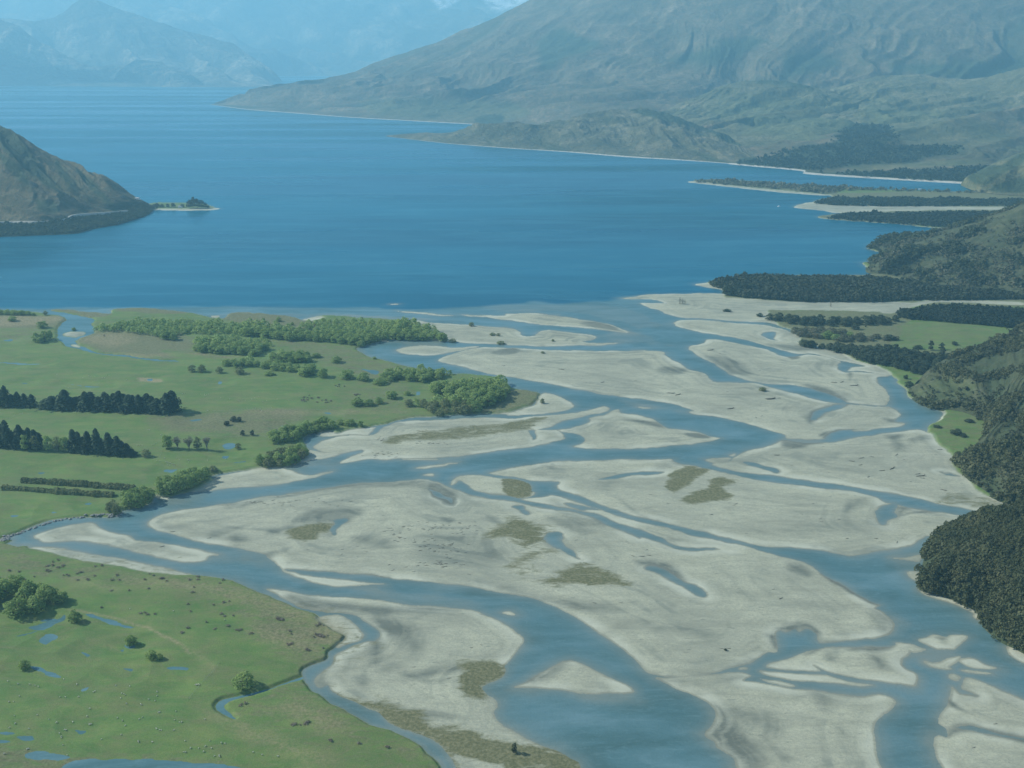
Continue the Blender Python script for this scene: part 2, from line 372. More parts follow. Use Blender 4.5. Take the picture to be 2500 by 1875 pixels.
# --- dry / rough vegetation (olive or tan)
def dry(s, soft=5, k=1.0): op('dry', s, soft, k)
dry('F 1705 1235 1760 1228 1880 1250 1905 1280 1922 1330 1860 1363 1760 1350 1718 1320 1720 1270', 2)
dry('G 1270 1175 1340 1155 1450 1165 1485 1180 1440 1210 1380 1240 1310 1290 1240 1320 1185 1290 1190 1260 1215 1230 1210 1200', 3)
dry('G 1510 1235 1570 1228 1648 1248 1610 1275 1560 1292 1600 1320 1635 1362 1560 1385 1450 1395 1360 1407 1290 1375 1330 1350 1420 1310 1480 1290', 3)
dry('F 270 1600 300 1570 420 1540 560 1522 590 1550 520 1590 490 1625 400 1650 340 1640', 3, .95)
dry('F 930 990 980 960 1100 930 1300 905 1500 880 1640 870 1760 850 1900 830 2080 808 2000 840 1940 880 1880 900 1700 925 1500 955 1350 975 1150 980 1000 1000', 4, .75)
dry('C -50 120 -10 60 80 10 160 -30 230 0 330 30 400 75 350 100 340 150 250 170 200 185 120 110', 6, .85)
dry('C 60 300 200 220 330 190 450 200 380 215 250 260 130 310', 5, .7)
dry('C 310 410 400 370 580 280 640 290 720 325 850 355 890 400 950 430 860 440 700 440 560 420 430 430', 4, .85)
dry('C 150 350 250 300 350 290 300 330 200 380', 8, .5)
dry('B 1440 960 1560 950 1680 940 1762 965 1770 1000 1745 1040 1650 1082 1600 1112 1640 1160 1600 1190 1500 1170 1460 1130 1450 1060 1480 1010', 4, 1)
dry('B 560 1130 700 1180 900 1225 1050 1240 1200 1268 1190 1310 1260 1370 1450 1400 1700 1478 1900 1512 2050 1532 C 460 1556 540 1610 620 1690 900 2300 B 1800 2300 1450 1720 1390 1600 1300 1490 1150 1412 1000 1360 900 1290 750 1225', 4, 1)
op('gravel', 'B 1405 1572 1500 1580 1600 1608 1750 1662 1900 1820 1600 1820 1450 1660', 3)
dry('A -50 150 200 150 600 260 1290 350 1650 440 2100 600 2400 760 2300 900 2212 800 2000 780 1800 650 1400 520 1000 450 600 380 300 330 -50 280', 25, .55)
dry('B 0 470 260 565 480 630 660 760 600 840 520 920 380 980 200 870 0 700', 12, .7)
dry('B 380 1090 560 1220 830 1370 1180 1500 1340 1720 1000 1640 600 1500 300 1330 100 1200 250 1120', 20, .6)
dry('A 1480 1200 1600 1170 1900 1090 2212 1060 2212 1400 1900 1420 1600 1320', 18, .45)
dry('A -50 1500 300 1560 620 1590 1500 1640 1500 1700 -50 1700', 8, .7)
dry('E -100 125 200 130 440 148 380 200 340 215 -100 215', 8, .95)
dry('E -100 215 340 220 230 290 -100 290', 10, .5)
dry('E 510 275 620 235 850 230 1200 260 1310 300 1320 380 1600 410 1540 430 1100 370 1190 430 900 400 600 360 505 310', 8, .85)
dry('E 780 90 900 80 1080 84 1260 108 1100 118 900 112', 4, 1)
dry('E 330 88 450 88 760 118 640 148 500 118', 4, 1)
dry('E 1500 122 1600 108 1900 120 2060 160 2200 200 1900 205 1650 180 1500 160', 6, .95)
dry('E 1050 800 1400 790 2000 760 2100 820 1950 880 1780 935 1500 935 1150 915 1050 870', 12, .8)
dry('F 100 260 400 300 740 345 900 430 1100 480 1000 560 800 560 600 500 400 400 200 330', 12, .6)
dry('F 700 570 1200 560 1250 700 1200 800 800 840 600 860 500 760 650 680', 25, .5)
dry('F 1560 800 1640 740 1760 640 1900 640 2000 660 1950 720 1850 765 1700 795', 6, .85)
dry('F 1220 820 1500 790 1750 790 1600 800', 6, .6)
dry('H 1600 1360 1800 1340 2000 1360 2300 1410 2300 1500 2050 1470 1800 1420 1650 1400', 6, .55)
dry('H 1100 230 1400 150 2180 240 2000 330 1500 340 1350 300', 30, .45)
dryg('H 400 80 1400 90 1400 200 1300 345 700 330 500 200', 8, .8)
dryg('H 1400 540 1650 540 1450 480 1100 430 1000 400 1100 350 1800 380 1900 500', 8, .7)
dryg('H 1560 850 1700 780 1950 860 1960 960 1740 1100 1600 940', 12, .4)
dryg('K 1050 1480 2900 1480 2900 1640 590 1640 500 1530 1000 1480', 5, .9)
dryg('K 1080 1050 2900 1050 2900 1240 1080 1180', 5, .9)
dryg('K 400 960 1100 990 1130 1060 400 990', 5, .8)
dry('H 1330 530 1420 620 1560 540 1450 500', 15, .3)
dry('K 1350 1120 1700 1125 1400 1135', 5, .3)
op('tan', 'A 1380 1280 1700 1400 1900 1490 2212 1620 2000 1600 1600 1420', 12, .5)
op('tan', 'B 460 600 640 740 560 830 480 780', 15, .5)
op('tan', 'B 230 1250 420 1250 600 1400 420 1350', 15, .5)
op('tan', 'E -50 140 220 132 420 150 300 190 100 205 -50 200', 10, .6)
op('tan', 'E 520 285 800 245 900 300 700 340', 15, .5)

op('tan', 'A 470 585 560 592 700 625 900 680 1080 750 1200 820 1260 880 1250 885 1180 830 1070 762 890 690 690 632 540 600', 2.0, .7)
op('tan', 'A 690 830 740 835 780 860 830 865 760 870 710 850', 3, .4)
op('tan', 'A 1260 850 1400 930 1450 1000 1440 1010 1380 940 1250 865', 4, .35)
op('bar', 'D 1496 440 1560 464 1700 503 1850 562 1945 628 1952 668 1840 598 1700 533 1560 487 1498 458', 2)
dryg('A -50 130 200 150 600 250 1290 345 1650 430 2100 590 2212 640 1900 640 1500 540 1000 470 600 420 200 400 -50 420', 30, .55)
dryg('B 0 455 260 560 490 625 600 730 660 760 560 860 440 950 300 960 250 850 150 760 0 650', 20, .6)
op('tan', 'A 900 370 1200 400 1600 450 1950 560 2100 620 2050 660 1700 560 1300 460 950 420', 14, .45)
op('tan', 'A 1700 720 2100 800 2150 860 1800 820', 14, .4)
op('tan', 'A 500 380 700 420 800 450 600 430', 10, .4)
op('tan', 'E 300 755 700 770 1200 800 700 790', 6, .35)
op('tan', 'E 920 545 1000 545 1090 560 1090 580 960 572', 3, .9)
op('tan', 'F 60 770 700 775 1100 790 700 800 100 800', 10, .35)
op('tan', 'E 600 380 1000 395 1550 405 1545 415 1350 388 1000 420 800 405', 5, .4)
# --- damp or silty patches on the gravel
def damp(s, soft=7, k=0.8): op('damp', s, soft, k)
damp('E 1500 1405 1700 1375 1850 1350 2212 1290 F 900 1260 1200 1240 1380 1290 1400 1380 1330 1400 1180 1300 900 1290 600 1310 300 1350 0 1420', 7, .55)
damp('F 1220 1265 1300 1270 1400 1330 1410 1400 1340 1400 1240 1330', 5, .8)
damp('F 340 1510 450 1440 560 1430 700 1420 800 1440 740 1490 680 1530 600 1560 620 1590 560 1600 560 1520 420 1530', 8, .75)
damp('F 150 1600 200 1570 350 1545 500 1520 480 1540 300 1570 200 1610', 5, .6)
damp('A 1440 80 1500 40 1700 10 1600 60 1480 100', 6, .5)
damp('A 1560 100 1640 75 1700 120 1620 140', 8, .6)
damp('A 1100 30 1300 0 1400 -20 1300 30 1150 50', 6, .35)
damp('B 100 220 200 190 300 180 200 230 150 240', 5, .5)
damp('B 720 100 850 90 950 130 1000 180 860 160 760 130', 9, .55)
damp('B 1180 130 1300 80 1600 100 1750 200 1600 300 1300 300 1180 230', 18, .5)
damp('B 1310 -20 1360 10 1340 -10', 5, .6)
damp('B 280 310 500 318 800 345 980 372 900 395 700 378 450 345', 5, .8)
damp('C 100 440 350 500 700 570 900 600 600 600 350 530 100 470', 10, .7)
damp('C 400 -150 600 -60 780 -20 700 50 560 40 450 -40', 12, .5)
damp('C 820 -170 1000 -60 1150 0 1000 -40', 5, .5)
damp('C 980 270 1180 280 1280 350 1320 400 1150 340', 7, .85)
damp('C 1280 700 1500 740 1460 790 1250 740 1120 740', 12, .6)
damp('C 1000 680 1100 690 1050 700', 8, .5)
damp('C 1500 430 1700 470 1800 520 1650 500', 12, .35)
damp('C 1990 290 2060 300 2150 340 2120 370 2020 330', 6, .95)
damp('D 610 290 700 290 770 340 740 365 650 330', 5, .6)
damp('D 830 335 1000 430 1230 560 1150 540 1000 460 900 410', 4, .8)
damp('D 1180 600 1310 650 1350 700 1300 770 1200 700', 8, .45)
damp('D 470 760 540 770 540 850 500 800', 5, .7)
damp('D 560 720 640 690 760 690 830 740 800 760 740 715 640 735', 6, .8)
damp('C 1700 900 1800 850 1720 890', 6, .6)
damp('C 1120 1050 1400 1060 1600 1040 1690 1060 1500 1080 1300 1100', 8, .55)
damp('C 1420 1440 1520 1320 1480 1240 1600 1270 1680 1400 1760 1550 1700 1700 1640 1640 1520 1540', 12, .75)
damp('D 250 1270 450 1300 530 1400 480 1420 330 1370', 16, .7)
damp('D 180 1520 380 1480 440 1580 400 1700 250 1659', 18, .7)
damp('D 780 1140 880 1150 900 1230 860 1260 800 1190', 12, .7)
damp('D 800 1150 1200 1175 1100 1190 850 1180', 5, .6)
damp('D 640 1190 780 1160 760 1180 650 1200', 6, .4)
damp('D 930 1380 980 1400 1020 1450 980 1440', 6, .45)
damp('D 530 1580 620 1600 600 1620', 7, .5)
damp('D 740 890 800 860 830 860 760 900', 5, .7)
damp('D 860 880 980 860 930 940 880 930', 6, .55)
damp('D 1030 870 1200 840 1320 845 1250 885 1180 890 1120 860', 6, .7)
damp('D 1150 900 1240 920 1320 985 1270 1000 1220 950', 7, .7)
damp('D 1630 790 1690 790 1680 830', 5, .7)
damp('D 1720 1205 1830 1270 1850 1290 1740 1250', 4, .9)
damp('D 1750 1385 1850 1365 2000 1400 2250 1460 2250 1500 2050 1450 1850 1400 1720 1440', 6, .8)
damp('D 1800 1150 1910 1178 1850 1170', 4, .8)
damp('B 280 490 450 510 650 540 850 560 1250 575 1400 600 1200 620 1000 600 950 640 800 620 600 600 400 570', 9, .7)
damp('B 850 640 1000 650 1140 700 1170 840 1080 820 1000 770 920 740 860 700', 12, .85)
damp('B 840 800 900 770 900 850 910 920 870 960 830 900', 10, .8)
damp('B 900 930 1000 940 1020 980 950 1000', 10, .4)
damp('B 740 1050 800 1040 830 1090 780 1095', 6, .9)
damp('B 1050 1020 1300 980 1450 950 1460 1010 1300 1020 1130 1060', 7, .6)
damp('B 1100 1050 1400 1060 1350 1080', 7, .5)
damp('B 900 1230 1200 1265 1400 1320 1250 1310 1200 1350 1100 1290', 8, .9)
damp('B 1400 1310 1500 1320 1480 1350', 8, .5)
damp('B 450 1060 500 1010 520 1060 470 1100', 5, .4)
damp('C 240 1080 360 1010 450 955 520 930 500 1000 350 1080', 7, .75)
damp('C 640 1110 750 1090 780 1130', 7, .4)
damp('G 0 390 120 350 200 370 100 400', 6, .7)
damp('G 1090 490 1180 480 1300 490 1240 525 1140 515', 8, .8)
damp('G 900 830 1100 850 1160 885 1050 870', 6, .8)
damp('G 1300 930 1380 925 1480 950 1400 962 1320 950', 5, .95)
damp('G 600 180 750 175 870 225 900 240 700 215', 6, .7)
damp('G 360 1150 400 1145 410 1165', 4, .6)
damp('G 700 1260 830 1240 780 1300', 12, .4)
damp('G 1100 1130 1250 1110 1400 1140 1150 1170', 10, .4)
damp('G 380 1500 600 1560 700 1590 560 1600', 9, .6)
damp('G -100 1330 80 1330 100 1360', 5, .3)
damp('G 1150 1620 1300 1640 1200 1659', 6, .4)
damp('H 60 400 250 430 370 520 250 520 180 480', 9, .7)
damp('H 720 595 850 610 950 660 1010 700 950 700 860 660', 8, .9)
damp('H 600 965 740 975 860 980 760 1010 680 1025 600 1020', 6, .85)
damp('H 840 920 1050 895 1080 905 900 955', 5, .8)
damp('H 760 790 850 740 960 715 1080 722 1000 730 900 770 780 850', 7, .8)
damp('H 1290 940 1400 930 1380 980 1440 1020 1370 1050 1350 1000', 9, .7)
damp('H 1440 960 1560 940 1590 960 1480 990', 9, .5)
damp('H 1270 820 1370 830 1400 850 1300 840', 6, .7)
damp('H 1030 1380 1120 1360 1130 1380 1060 1430 1000 1450', 8, .7)
damp('H 1340 1470 1450 1440 1640 1440 1500 1450', 4, .8)
damp('H 1320 1400 1420 1410 1400 1450 1340 1470', 7, .6)
damp('H 300 1580 700 1560 1000 1500 1250 1540 1000 1580 700 1610 400 1600', 16, .35)
damp('H 500 320 800 340 850 360 600 360', 6, .6)
damp('H 620 390 710 400 660 432', 4, .8)
damp('H 1020 520 1060 530 1020 570', 4, .6)
damp('F 1650 1520 1700 1530 1650 1500', 9, .6)
damp('F 1300 1500 1390 1510 1350 1540', 7, .8)
damp('F 2050 1500 2212 1530 2212 1600 2120 1560', 9, .6)
damp('G 1000 -999 1001 -999 1000 -998', 1)
# pools and flood puddles
def puddle(s, soft=2): op('puddle', s, soft)
puddle('F 1240 1305 1290 1320 1340 1355 1385 1370 1385 1395 1330 1370 1270 1345')
puddle('F 590 1500 660 1485 700 1500 640 1540 600 1600 575 1560 600 1520')
puddle('C 348 110 380 80 430 70 470 90 465 130 500 170 560 220 580 250 520 225 440 180 370 150')
puddle('C 1055 315 1120 310 1220 350 1300 400 1390 430 1450 480 1440 510 1390 500 1300 440 1210 395 1120 350')
puddle('G 140 1420 200 1415 250 1450 240 1470 190 1445')
puddle('D 1725 1388 1850 1374 1960 1397 2100 1442 2300 1475 2300 1487 2060 1450 1900 1405 1760 1396')
puddle('A 255 800 300 760 350 755 385 780 340 800 290 825')
puddle('A 110 765 200 740 240 735 200 752'); puddle('A 580 615 650 630 750 665 880 705 800 698 700 670 620 640')
puddle('A 280 660 370 650 350 665'); puddle('A 540 875 600 890 590 905 560 895'); puddle('A 190 970 280 985 415 1030 380 1042 280 1008')
puddle('A 1115 975 1250 970 1245 990 1180 990'); puddle('A 810 980 870 990 860 1000'); puddle('A 830 825 900 828 870 840'); puddle('A 790 860 820 850 815 868')
puddle('A 1120 1093 1175 1095 1150 1105'); puddle('A 535 1130 570 1105 560 1130'); puddle('A 1030 1178 1065 1178 1045 1184')
puddle('A 125 1440 200 1440 225 1455 170 1462'); puddle('A 500 1400 560 1405 530 1418'); puddle('A -50 1415 90 1412 60 1425')
puddle('A -50 1468 40 1468 68 1478 30 1488 -50 1485'); puddle('A 170 1560 280 1535 340 1545 450 1575 380 1588 200 1590')
puddle('A 430 1625 620 1595 900 1605 1200 1620 1500 1640 1900 1720 1200 1720 500 1700')
op('pool', 'A 1890 1088 1800 1120 1740 1135 1680 1150 1560 1175 1480 1195 1440 1225 1450 1260 1500 1300 1550 1325 1572 1322 1530 1280 1498 1240 1520 1210 1600 1185 1690 1165 1760 1145 1850 1110 2045 1052 2030 1038', 2)
puddle('A 200 700 380 660 440 620 430 650 300 715 200 725')
puddle('E 1485 1000 1530 990 1580 1005 1540 1028 1490 1025'); puddle('E 1485 1075 1505 1067 1530 1073 1510 1085'); puddle('E 1120 1165 1200 1162 1170 1182 1125 1178')
puddle('E 1465 585 1480 572 1500 580 1485 595'); puddle('E 985 552 1030 550 1025 568 990 565'); puddle('E 440 592 600 600 720 608 600 606')
puddle('E -50 440 100 446 280 455 100 455'); puddle('E 20 292 80 290 60 300'); puddle('E 100 582 160 584 130 590'); puddle('E 1290 835 1370 822 1340 835'); puddle('E 1560 1110 1640 1104 1600 1114')
puddle('E 580 1390 640 1385 620 1400'); puddle('E 350 1448 385 1452 360 1458'); puddle('E 60 1475 120 1478 90 1485'); puddle('E 260 1190 300 1190 280 1197'); puddle('E 1895 868 1935 868 1915 876')
puddle('F 1165 650 1190 645 1185 665 1170 668'); puddle('F 540 785 580 785 570 795'); puddle('F 230 868 275 868 255 876')
puddle('F 770 488 830 495 900 500 890 525 850 515')
puddle('H 1655 1180 1720 1195 1800 1215 1700 1200')

for q_ in ('A 1450 215 1700 210 1850 250 1650 300 1450 270', 'B -20 225 160 235 120 300 -20 290', 'B 700 430 1000 445 1300 480 1550 560 1200 540 900 505', 'C 600 1165 900 1160 1130 1200 1020 1270 760 1235', 'C -30 1110 200 1100 330 1140 200 1175', 'F 980 295 1300 305 1250 335 1000 330', 'F 900 1100 1300 1095 1500 1060 1450 1110 1100 1130',
           'G 850 690 1300 760 1250 800 900 740', 'G 930 210 1250 330 1000 320 720 290', 'G -100 55 300 45 900 55 1200 200 1000 230 900 190 500 110 0 110', 'D 1280 175 1565 185 1500 300 1330 280', 'D 1340 640 1500 700 1400 740', 'D 1400 870 1750 880 1700 930 1550 930', 'F -100 115 600 105 1300 145 1500 160 1100 165 600 130 0 125', 'G 1050 1660 1300 1670 1200 1700', 'C 1400 1190 1520 1250 1560 1310 1500 1380 1400 1250', 'C 1480 1450 1620 1600 1700 1800 1560 1700', 'D 1560 1450 1640 1400 1640 1650 1580 1640', 'H 600 960 860 950 880 1020 640 1030', 'H 1200 560 1290 720 1340 760 1270 740', 'F 300 1110 560 1090 640 1130 560 1180 330 1160', 'E 1050 1390 1300 1340 1400 1360 1150 1430', 'A 60 130 240 150 480 200 400 190 200 160', 'A 180 60 330 50 250 100', 'G 1500 560 1750 570 1650 600', 'E 380 220 560 230 520 280 400 290'):
    op('shoal', q_, 14, 1)
# ============================================================ ground grid (denser towards the camera path)
NAZ = 1180
azs = np.tan(np.linspace(R(-39), R(41), NAZ))           # x / y
rows_y = [2330.0]
while rows_y[-1] > 425: rows_y.append(rows_y[-1] - (1.9 if rows_y[-1] > 900 else 1.5))
while rows_y[-1] > 172: rows_y.append(rows_y[-1] - 12)
rows_y = np.array(rows_y)
_, ry, rz_ = ray(IMG_W / 2, rows_y)
row_D = ry * (-CAM_H / rz_)
row_D = np.concatenate([row_D, [27000.0]])
NR = len(row_D)
GX = (azs[None, :] * row_D[:, None]).astype(np.float32)
GY = np.broadcast_to(row_D[:, None], GX.shape).astype(np.float32).copy()
print('ground grid', GX.shape)
# natural irregularity of every traced edge
wob = np.clip(row_D[:, None] / 900.0, 0.6, 2.2)
QX = GX + wob * (4.2 * fbm(GX / 34, GY / 34, 5, 1, .6) + 9 * fbm(GX / 160, GY / 200, 2, 21) * 0.5).astype(np.float32)
QY = GY + wob * (4.8 * fbm(GX / 30, GY / 36, 5, 5, .6) + 7 * fbm(GX / 170, GY / 190, 2, 31) * 0.5).astype(np.float32)

S_ = np.full(GX.shape, -60.0, np.float32)       # signed distance to shore, + on land
GRASS = np.zeros(GX.shape, np.float32); DRY = np.zeros_like(GRASS); DAMP = np.zeros_like(GRASS); TAN = np.zeros_like(GRASS)
LOW = np.zeros_like(GRASS); FLAT = np.zeros_like(GRASS); SHOAL = np.zeros_like(GRASS)
for kind, s, soft, k in OPS:
    w = W(s)
    M = 70.0 if kind in ('past', 'bar', 'pool', 'puddle') else soft + 12
    x0, x1, y0, y1 = w[:, 0].min() - M, w[:, 0].max() + M, w[:, 1].min() - M, w[:, 1].max() + M
    r0, r1 = np.searchsorted(row_D, y0), np.searchsorted(row_D, y1) + 1
    yy = max(y0, row_D[0])
    a0 = min(x0 / yy, x0 / max(y1, 1)); a1 = max(x1 / yy, x1 / max(y1, 1))
    c0 = max(np.searchsorted(azs, a0) - 1, 0); c1 = min(np.searchsorted(azs, a1) + 1, NAZ)
    if r1 <= r0 or c1 <= c0: continue
    sl = (slice(max(r0 - 1, 0), r1), slice(c0, c1))
    sd = sdf_poly(QX[sl], QY[sl], w.astype(np.float32))
    if kind == 'past':
        S_[sl] = np.maximum(S_[sl], sd); GRASS[sl] = np.maximum(GRASS[sl], sstep(-soft, soft, sd))
    elif kind == 'bar':
        sdk = sd if k == 1 else np.minimum(sd, 3.0 * k)
        m = sstep(-soft, soft, sd)
        S_[sl] = np.maximum(S_[sl], sdk); GRASS[sl] *= (1 - m); LOW[sl] = np.maximum(LOW[sl] * (1 - m), m * (1 - k))
    elif kind == 'pool': S_[sl] = np.minimum(S_[sl], -sd)
    elif kind == 'puddle':
        sd = sd + 1.7 * fbm(GX[sl] / 9, GY[sl] / 7, 3, 15) + .35
        S_[sl] = np.minimum(S_[sl], -sd); FLAT[sl] = np.maximum(FLAT[sl], sstep(-22, -2, sd))
    elif kind == 'gravel': m = sstep(-soft, soft, sd); DRY[sl] *= (1 - m); GRASS[sl] *= (1 - m)
    elif kind == 'dry': DRY[sl] = np.maximum(DRY[sl], k * sstep(-soft * 2.2, soft * 1.8, sd))
    elif kind == 'shoal': SHOAL[sl] = np.maximum(SHOAL[sl], sstep(-soft, soft, sd + 10 * fbm(GX[sl] / 28, GY[sl] / 20, 4, 17)))
    elif kind == 'dryg': DRY[sl] = np.maximum(DRY[sl], k * sstep(-soft, soft, sd) * GRASS[sl])
    elif kind == 'damp': DAMP[sl] = np.maximum(DAMP[sl], k * sstep(-soft * .8, soft * .8, sd))
    elif kind == 'tan': TAN[sl] = np.maximum(TAN[sl], k * sstep(-soft, soft, sd))
# heights
relief = fbm(GX / 60, GY / 35, 4, 40)
gr_h = 0.75 * (1 - np.exp(-np.maximum(S_, 0) / 11)) + 0.22 * relief * np.clip(np.abs(S_) / 6, 0, 1)
gr_h = np.maximum(gr_h, np.where(S_ > 2.0, 0.05, -9)) - 0.25 * DAMP * np.clip(S_ / 10, 0, 1) * 0.5
gr_h = np.where(S_ > 1.0, np.maximum(gr_h, 0.03), gr_h)
past_h = 1.5 * sstep(0.0, 2.5, S_) + 0.45 * fbm(GX / 90, GY / 90, 3, 50) * sstep(2, 20, S_)
bed = -0.035 * np.maximum(-S_, 0) - 0.0009 * np.maximum(-S_, 0) ** 2
bed = np.maximum(bed, -3.0) * (1 + 0.35 * fbm(GX / 50, GY / 50, 3, 60))
past_h = past_h * (1 - 0.88 * FLAT)
bed = bed * (1 - 0.93 * SHOAL)
GZ = np.where(S_ > 0, GRASS * past_h + (1 - GRASS) * gr_h, bed)
GZ = np.where((S_ > 0) & (GZ < 0.02), 0.02, GZ).astype(np.float32)
def gz(x, y):
    a = x / y
    j = np.clip(np.searchsorted(azs, a), 1, NAZ - 1); i = np.clip(np.searchsorted(row_D, y), 1, NR - 1)
    return float(max(GZ[i, j], GZ[i - 1, j - 1]))
def gs(x, y, F=None):
    F = S_ if F is None else F
    j = np.clip(np.searchsorted(azs, x / y), 0, NAZ - 1); i = np.clip(np.searchsorted(row_D, y), 0, NR - 1)
    return F[i, j]

# --- ground material
m = MT('ground_cover')
g, dr, da, _ = m.attr('cover'); tn, hgt, low, _ = m.attr('cover_b')
n_big = m.noise(0.012, 5, 0.6, m.pos((1, 1, 1)))
n_mid = m.noise(0.05, 5, 0.6, m.pos((0.6, 1.3, 1)), 0.6)
n_fine = m.noise(0.45, 4, 0.7, m.pos())
n_vf = m.noise(1.7, 2, 0.7, m.pos())
n_str = m.noise(0.035, 6, 0.65, m.pos((0.45, 1.8, 1), (0, 0, 0.25)), 1.0)
grav = m.ramp(n_str, [(0.25, (0.255, 0.262, 0.20)), (0.42, (0.345, 0.352, 0.268)), (0.6, (0.40, 0.405, 0.308)), (0.8, (0.47, 0.47, 0.36))])
grav = m.mix(0.55, grav, m.ramp(n_big, [(0.35, (0.62, 0.63, 0.62)), (0.65, (1.15, 1.13, 1.08))]), 'MULTIPLY')
grav = m.mix(m.ramp(n_fine, [(0.3, 0.0), (0.36, 0.0), (0.7, 0.35)]), grav, (0.24, 0.235, 0.205))
dampc = m.mix(m.ramp(n_mid, [(0.3, 0.0), (0.7, 1.0)]), (0.095, 0.11, 0.092), (0.155, 0.172, 0.142))
fl, f2, f3, _ = m.attr('cover_c')
n_rip = m.noise(0.16, 6, 0.72, m.pos((0.7, 1.5, 1), (0, 0, 0.2)), 1.2)
grav = m.mix(0.48, grav, m.ramp(fl, [(0.25, (0.72, 0.74, 0.75)), (0.42, (0.93, 0.935, 0.94)), (0.55, (1.0, 1.0, 1.0)), (0.75, (1.12, 1.11, 1.08))]), 'MULTIPLY')
grav = m.mix(0.6, grav, m.ramp(n_rip, [(0.32, (0.80, 0.81, 0.82)), (0.5, (0.99, 0.99, 0.99)), (0.66, (1.12, 1.11, 1.09))]), 'MULTIPLY')
speck = m.ramp(m.noise(0.22, 4, 0.62, m.pos((0.55, 1.7, 1), (0, 0, 0.15))), [(0.64, 0.0), (0.69, 1.0)])
grav = m.mix(m.math('MULTIPLY', speck, 0.65), grav, (0.13, 0.14, 0.115))
grav = m.mix(m.ramp(m.noise(0.9, 3, 0.8, m.pos((0.8, 1.3, 1))), [(0.42, 0.35), (0.6, 0.0)]), grav, (0.22, 0.235, 0.19))
rim = m.math('MULTIPLY', m.ramp(low, [(0.02, 0.0), (0.05, 1.0), (0.14, 0.8), (0.3, 0.0)]), m.ramp(m.noise(0.016, 4, 0.6, m.pos()), [(0.42, 0.0), (0.58, 1.0)]))
grav = m.mix(m.ramp(m.noise(0.5, 5, 0.8, m.pos()), [(0.5, 0.0), (0.66, 0.5)]), grav, (0.19, 0.205, 0.17))
grav = m.mix(m.math('MULTIPLY', rim, 0.55), grav, (0.50, 0.51, 0.42))
patch = m.math('MULTIPLY', m.ramp(f2, [(0.22, 1.0), (0.36, 0.0)]), m.ramp(fl, [(0.3, 0.9), (0.6, 0.25)]))
grav = m.mix(m.math('MULTIPLY', patch, 0.55), grav, (0.16, 0.18, 0.15))
da_n = m.math('MULTIPLY', da, m.math('MULTIPLY', m.ramp(n_rip, [(0.3, 1.5), (0.7, 0.9)]), m.ramp(fl, [(0.3, 1.25), (0.7, 0.8)])), True)
c = m.mix(da_n, grav, dampc)
wet = m.math('SUBTRACT', 1.0, m.math('MULTIPLY', hgt, 9.0), True)
c = m.mix(m.math('MULTIPLY', wet, 0.45), c, (0.15, 0.155, 0.13))
# grass
grassc = m.ramp(n_mid, [(0.3, (0.068, 0.145, 0.036)), (0.5, (0.097, 0.175, 0.043)), (0.68, (0.145, 0.205, 0.058))])
grassc = m.mix(0.45, grassc, m.ramp(n_big, [(0.35, (0.75, 0.8, 0.75)), (0.62, (1.25, 1.15, 1.1))]), 'MULTIPLY')
rough_ = m.ramp(m.noise(0.06, 8, 0.78, m.pos((0.7, 1.3, 1)), 0.8), [(0.44, 0.0), (0.64, 0.6)])
grassc = m.mix(rough_, grassc, (0.165, 0.16, 0.075))
grassc = m.mix(m.ramp(m.noise(0.014, 6, 0.7, m.pos((1, 1.4, 1)), 0.6), [(0.5, 0.0), (0.66, 0.35)]), grassc, (0.13, 0.13, 0.062))
grassc = m.mix(m.ramp(n_vf, [(0.35, 0.4), (0.6, 0.0)]), grassc, (0.035, 0.06, 0.022))
grassc = m.mix(m.ramp(m.noise(0.7, 5, 0.8, m.pos((0.8, 1.4, 1))), [(0.52, 0.0), (0.68, 0.5)]), grassc, (0.17, 0.18, 0.085))
dryc = m.ramp(n_fine, [(0.3, (0.075, 0.082, 0.040)), (0.5, (0.125, 0.128, 0.066)), (0.7, (0.20, 0.19, 0.11))])
tanc = m.ramp(n_fine, [(0.3, (0.17, 0.145, 0.08)), (0.7, (0.30, 0.25, 0.15))])
dr_b = m.math('ADD', dr, m.math('MULTIPLY', m.math('SUBTRACT', m.noise(0.10, 7, 0.74, m.pos((0.6, 1.5, 1), (0, 0, 0.2)), 0.9), 0.5), 2.3))
dr_n = m.math('MULTIPLY', m.ramp(dr_b, [(0.30, 0.0), (0.75, 1.0)]), m.ramp(dr, [(0.0, 0.0), (0.12, 1.0)]), True)
veg = m.mix(m.math('MULTIPLY', dr_n, 0.9), grassc, dryc)
gg = m.math('MAXIMUM', g, 0.0)
c1 = m.mix(m.math('MULTIPLY', dr_n, m.math('SUBTRACT', 1.0, g, True)), c, dryc)
c2 = m.mix(gg, c1, veg)
tn_n = m.math('MULTIPLY', tn, m.ramp(n_fine, [(0.3, 0.2), (0.6, 1.3)]), True)
c2 = m.mix(tn_n, c2, tanc)
m.col(c2); m.rough(0.9); m.b.inputs['Specular IOR Level'].default_value = 0.25
m.bump(m.noise(0.6, 5, 0.75, m.pos()), 0.5, 0.5)
M_GROUND = m.m

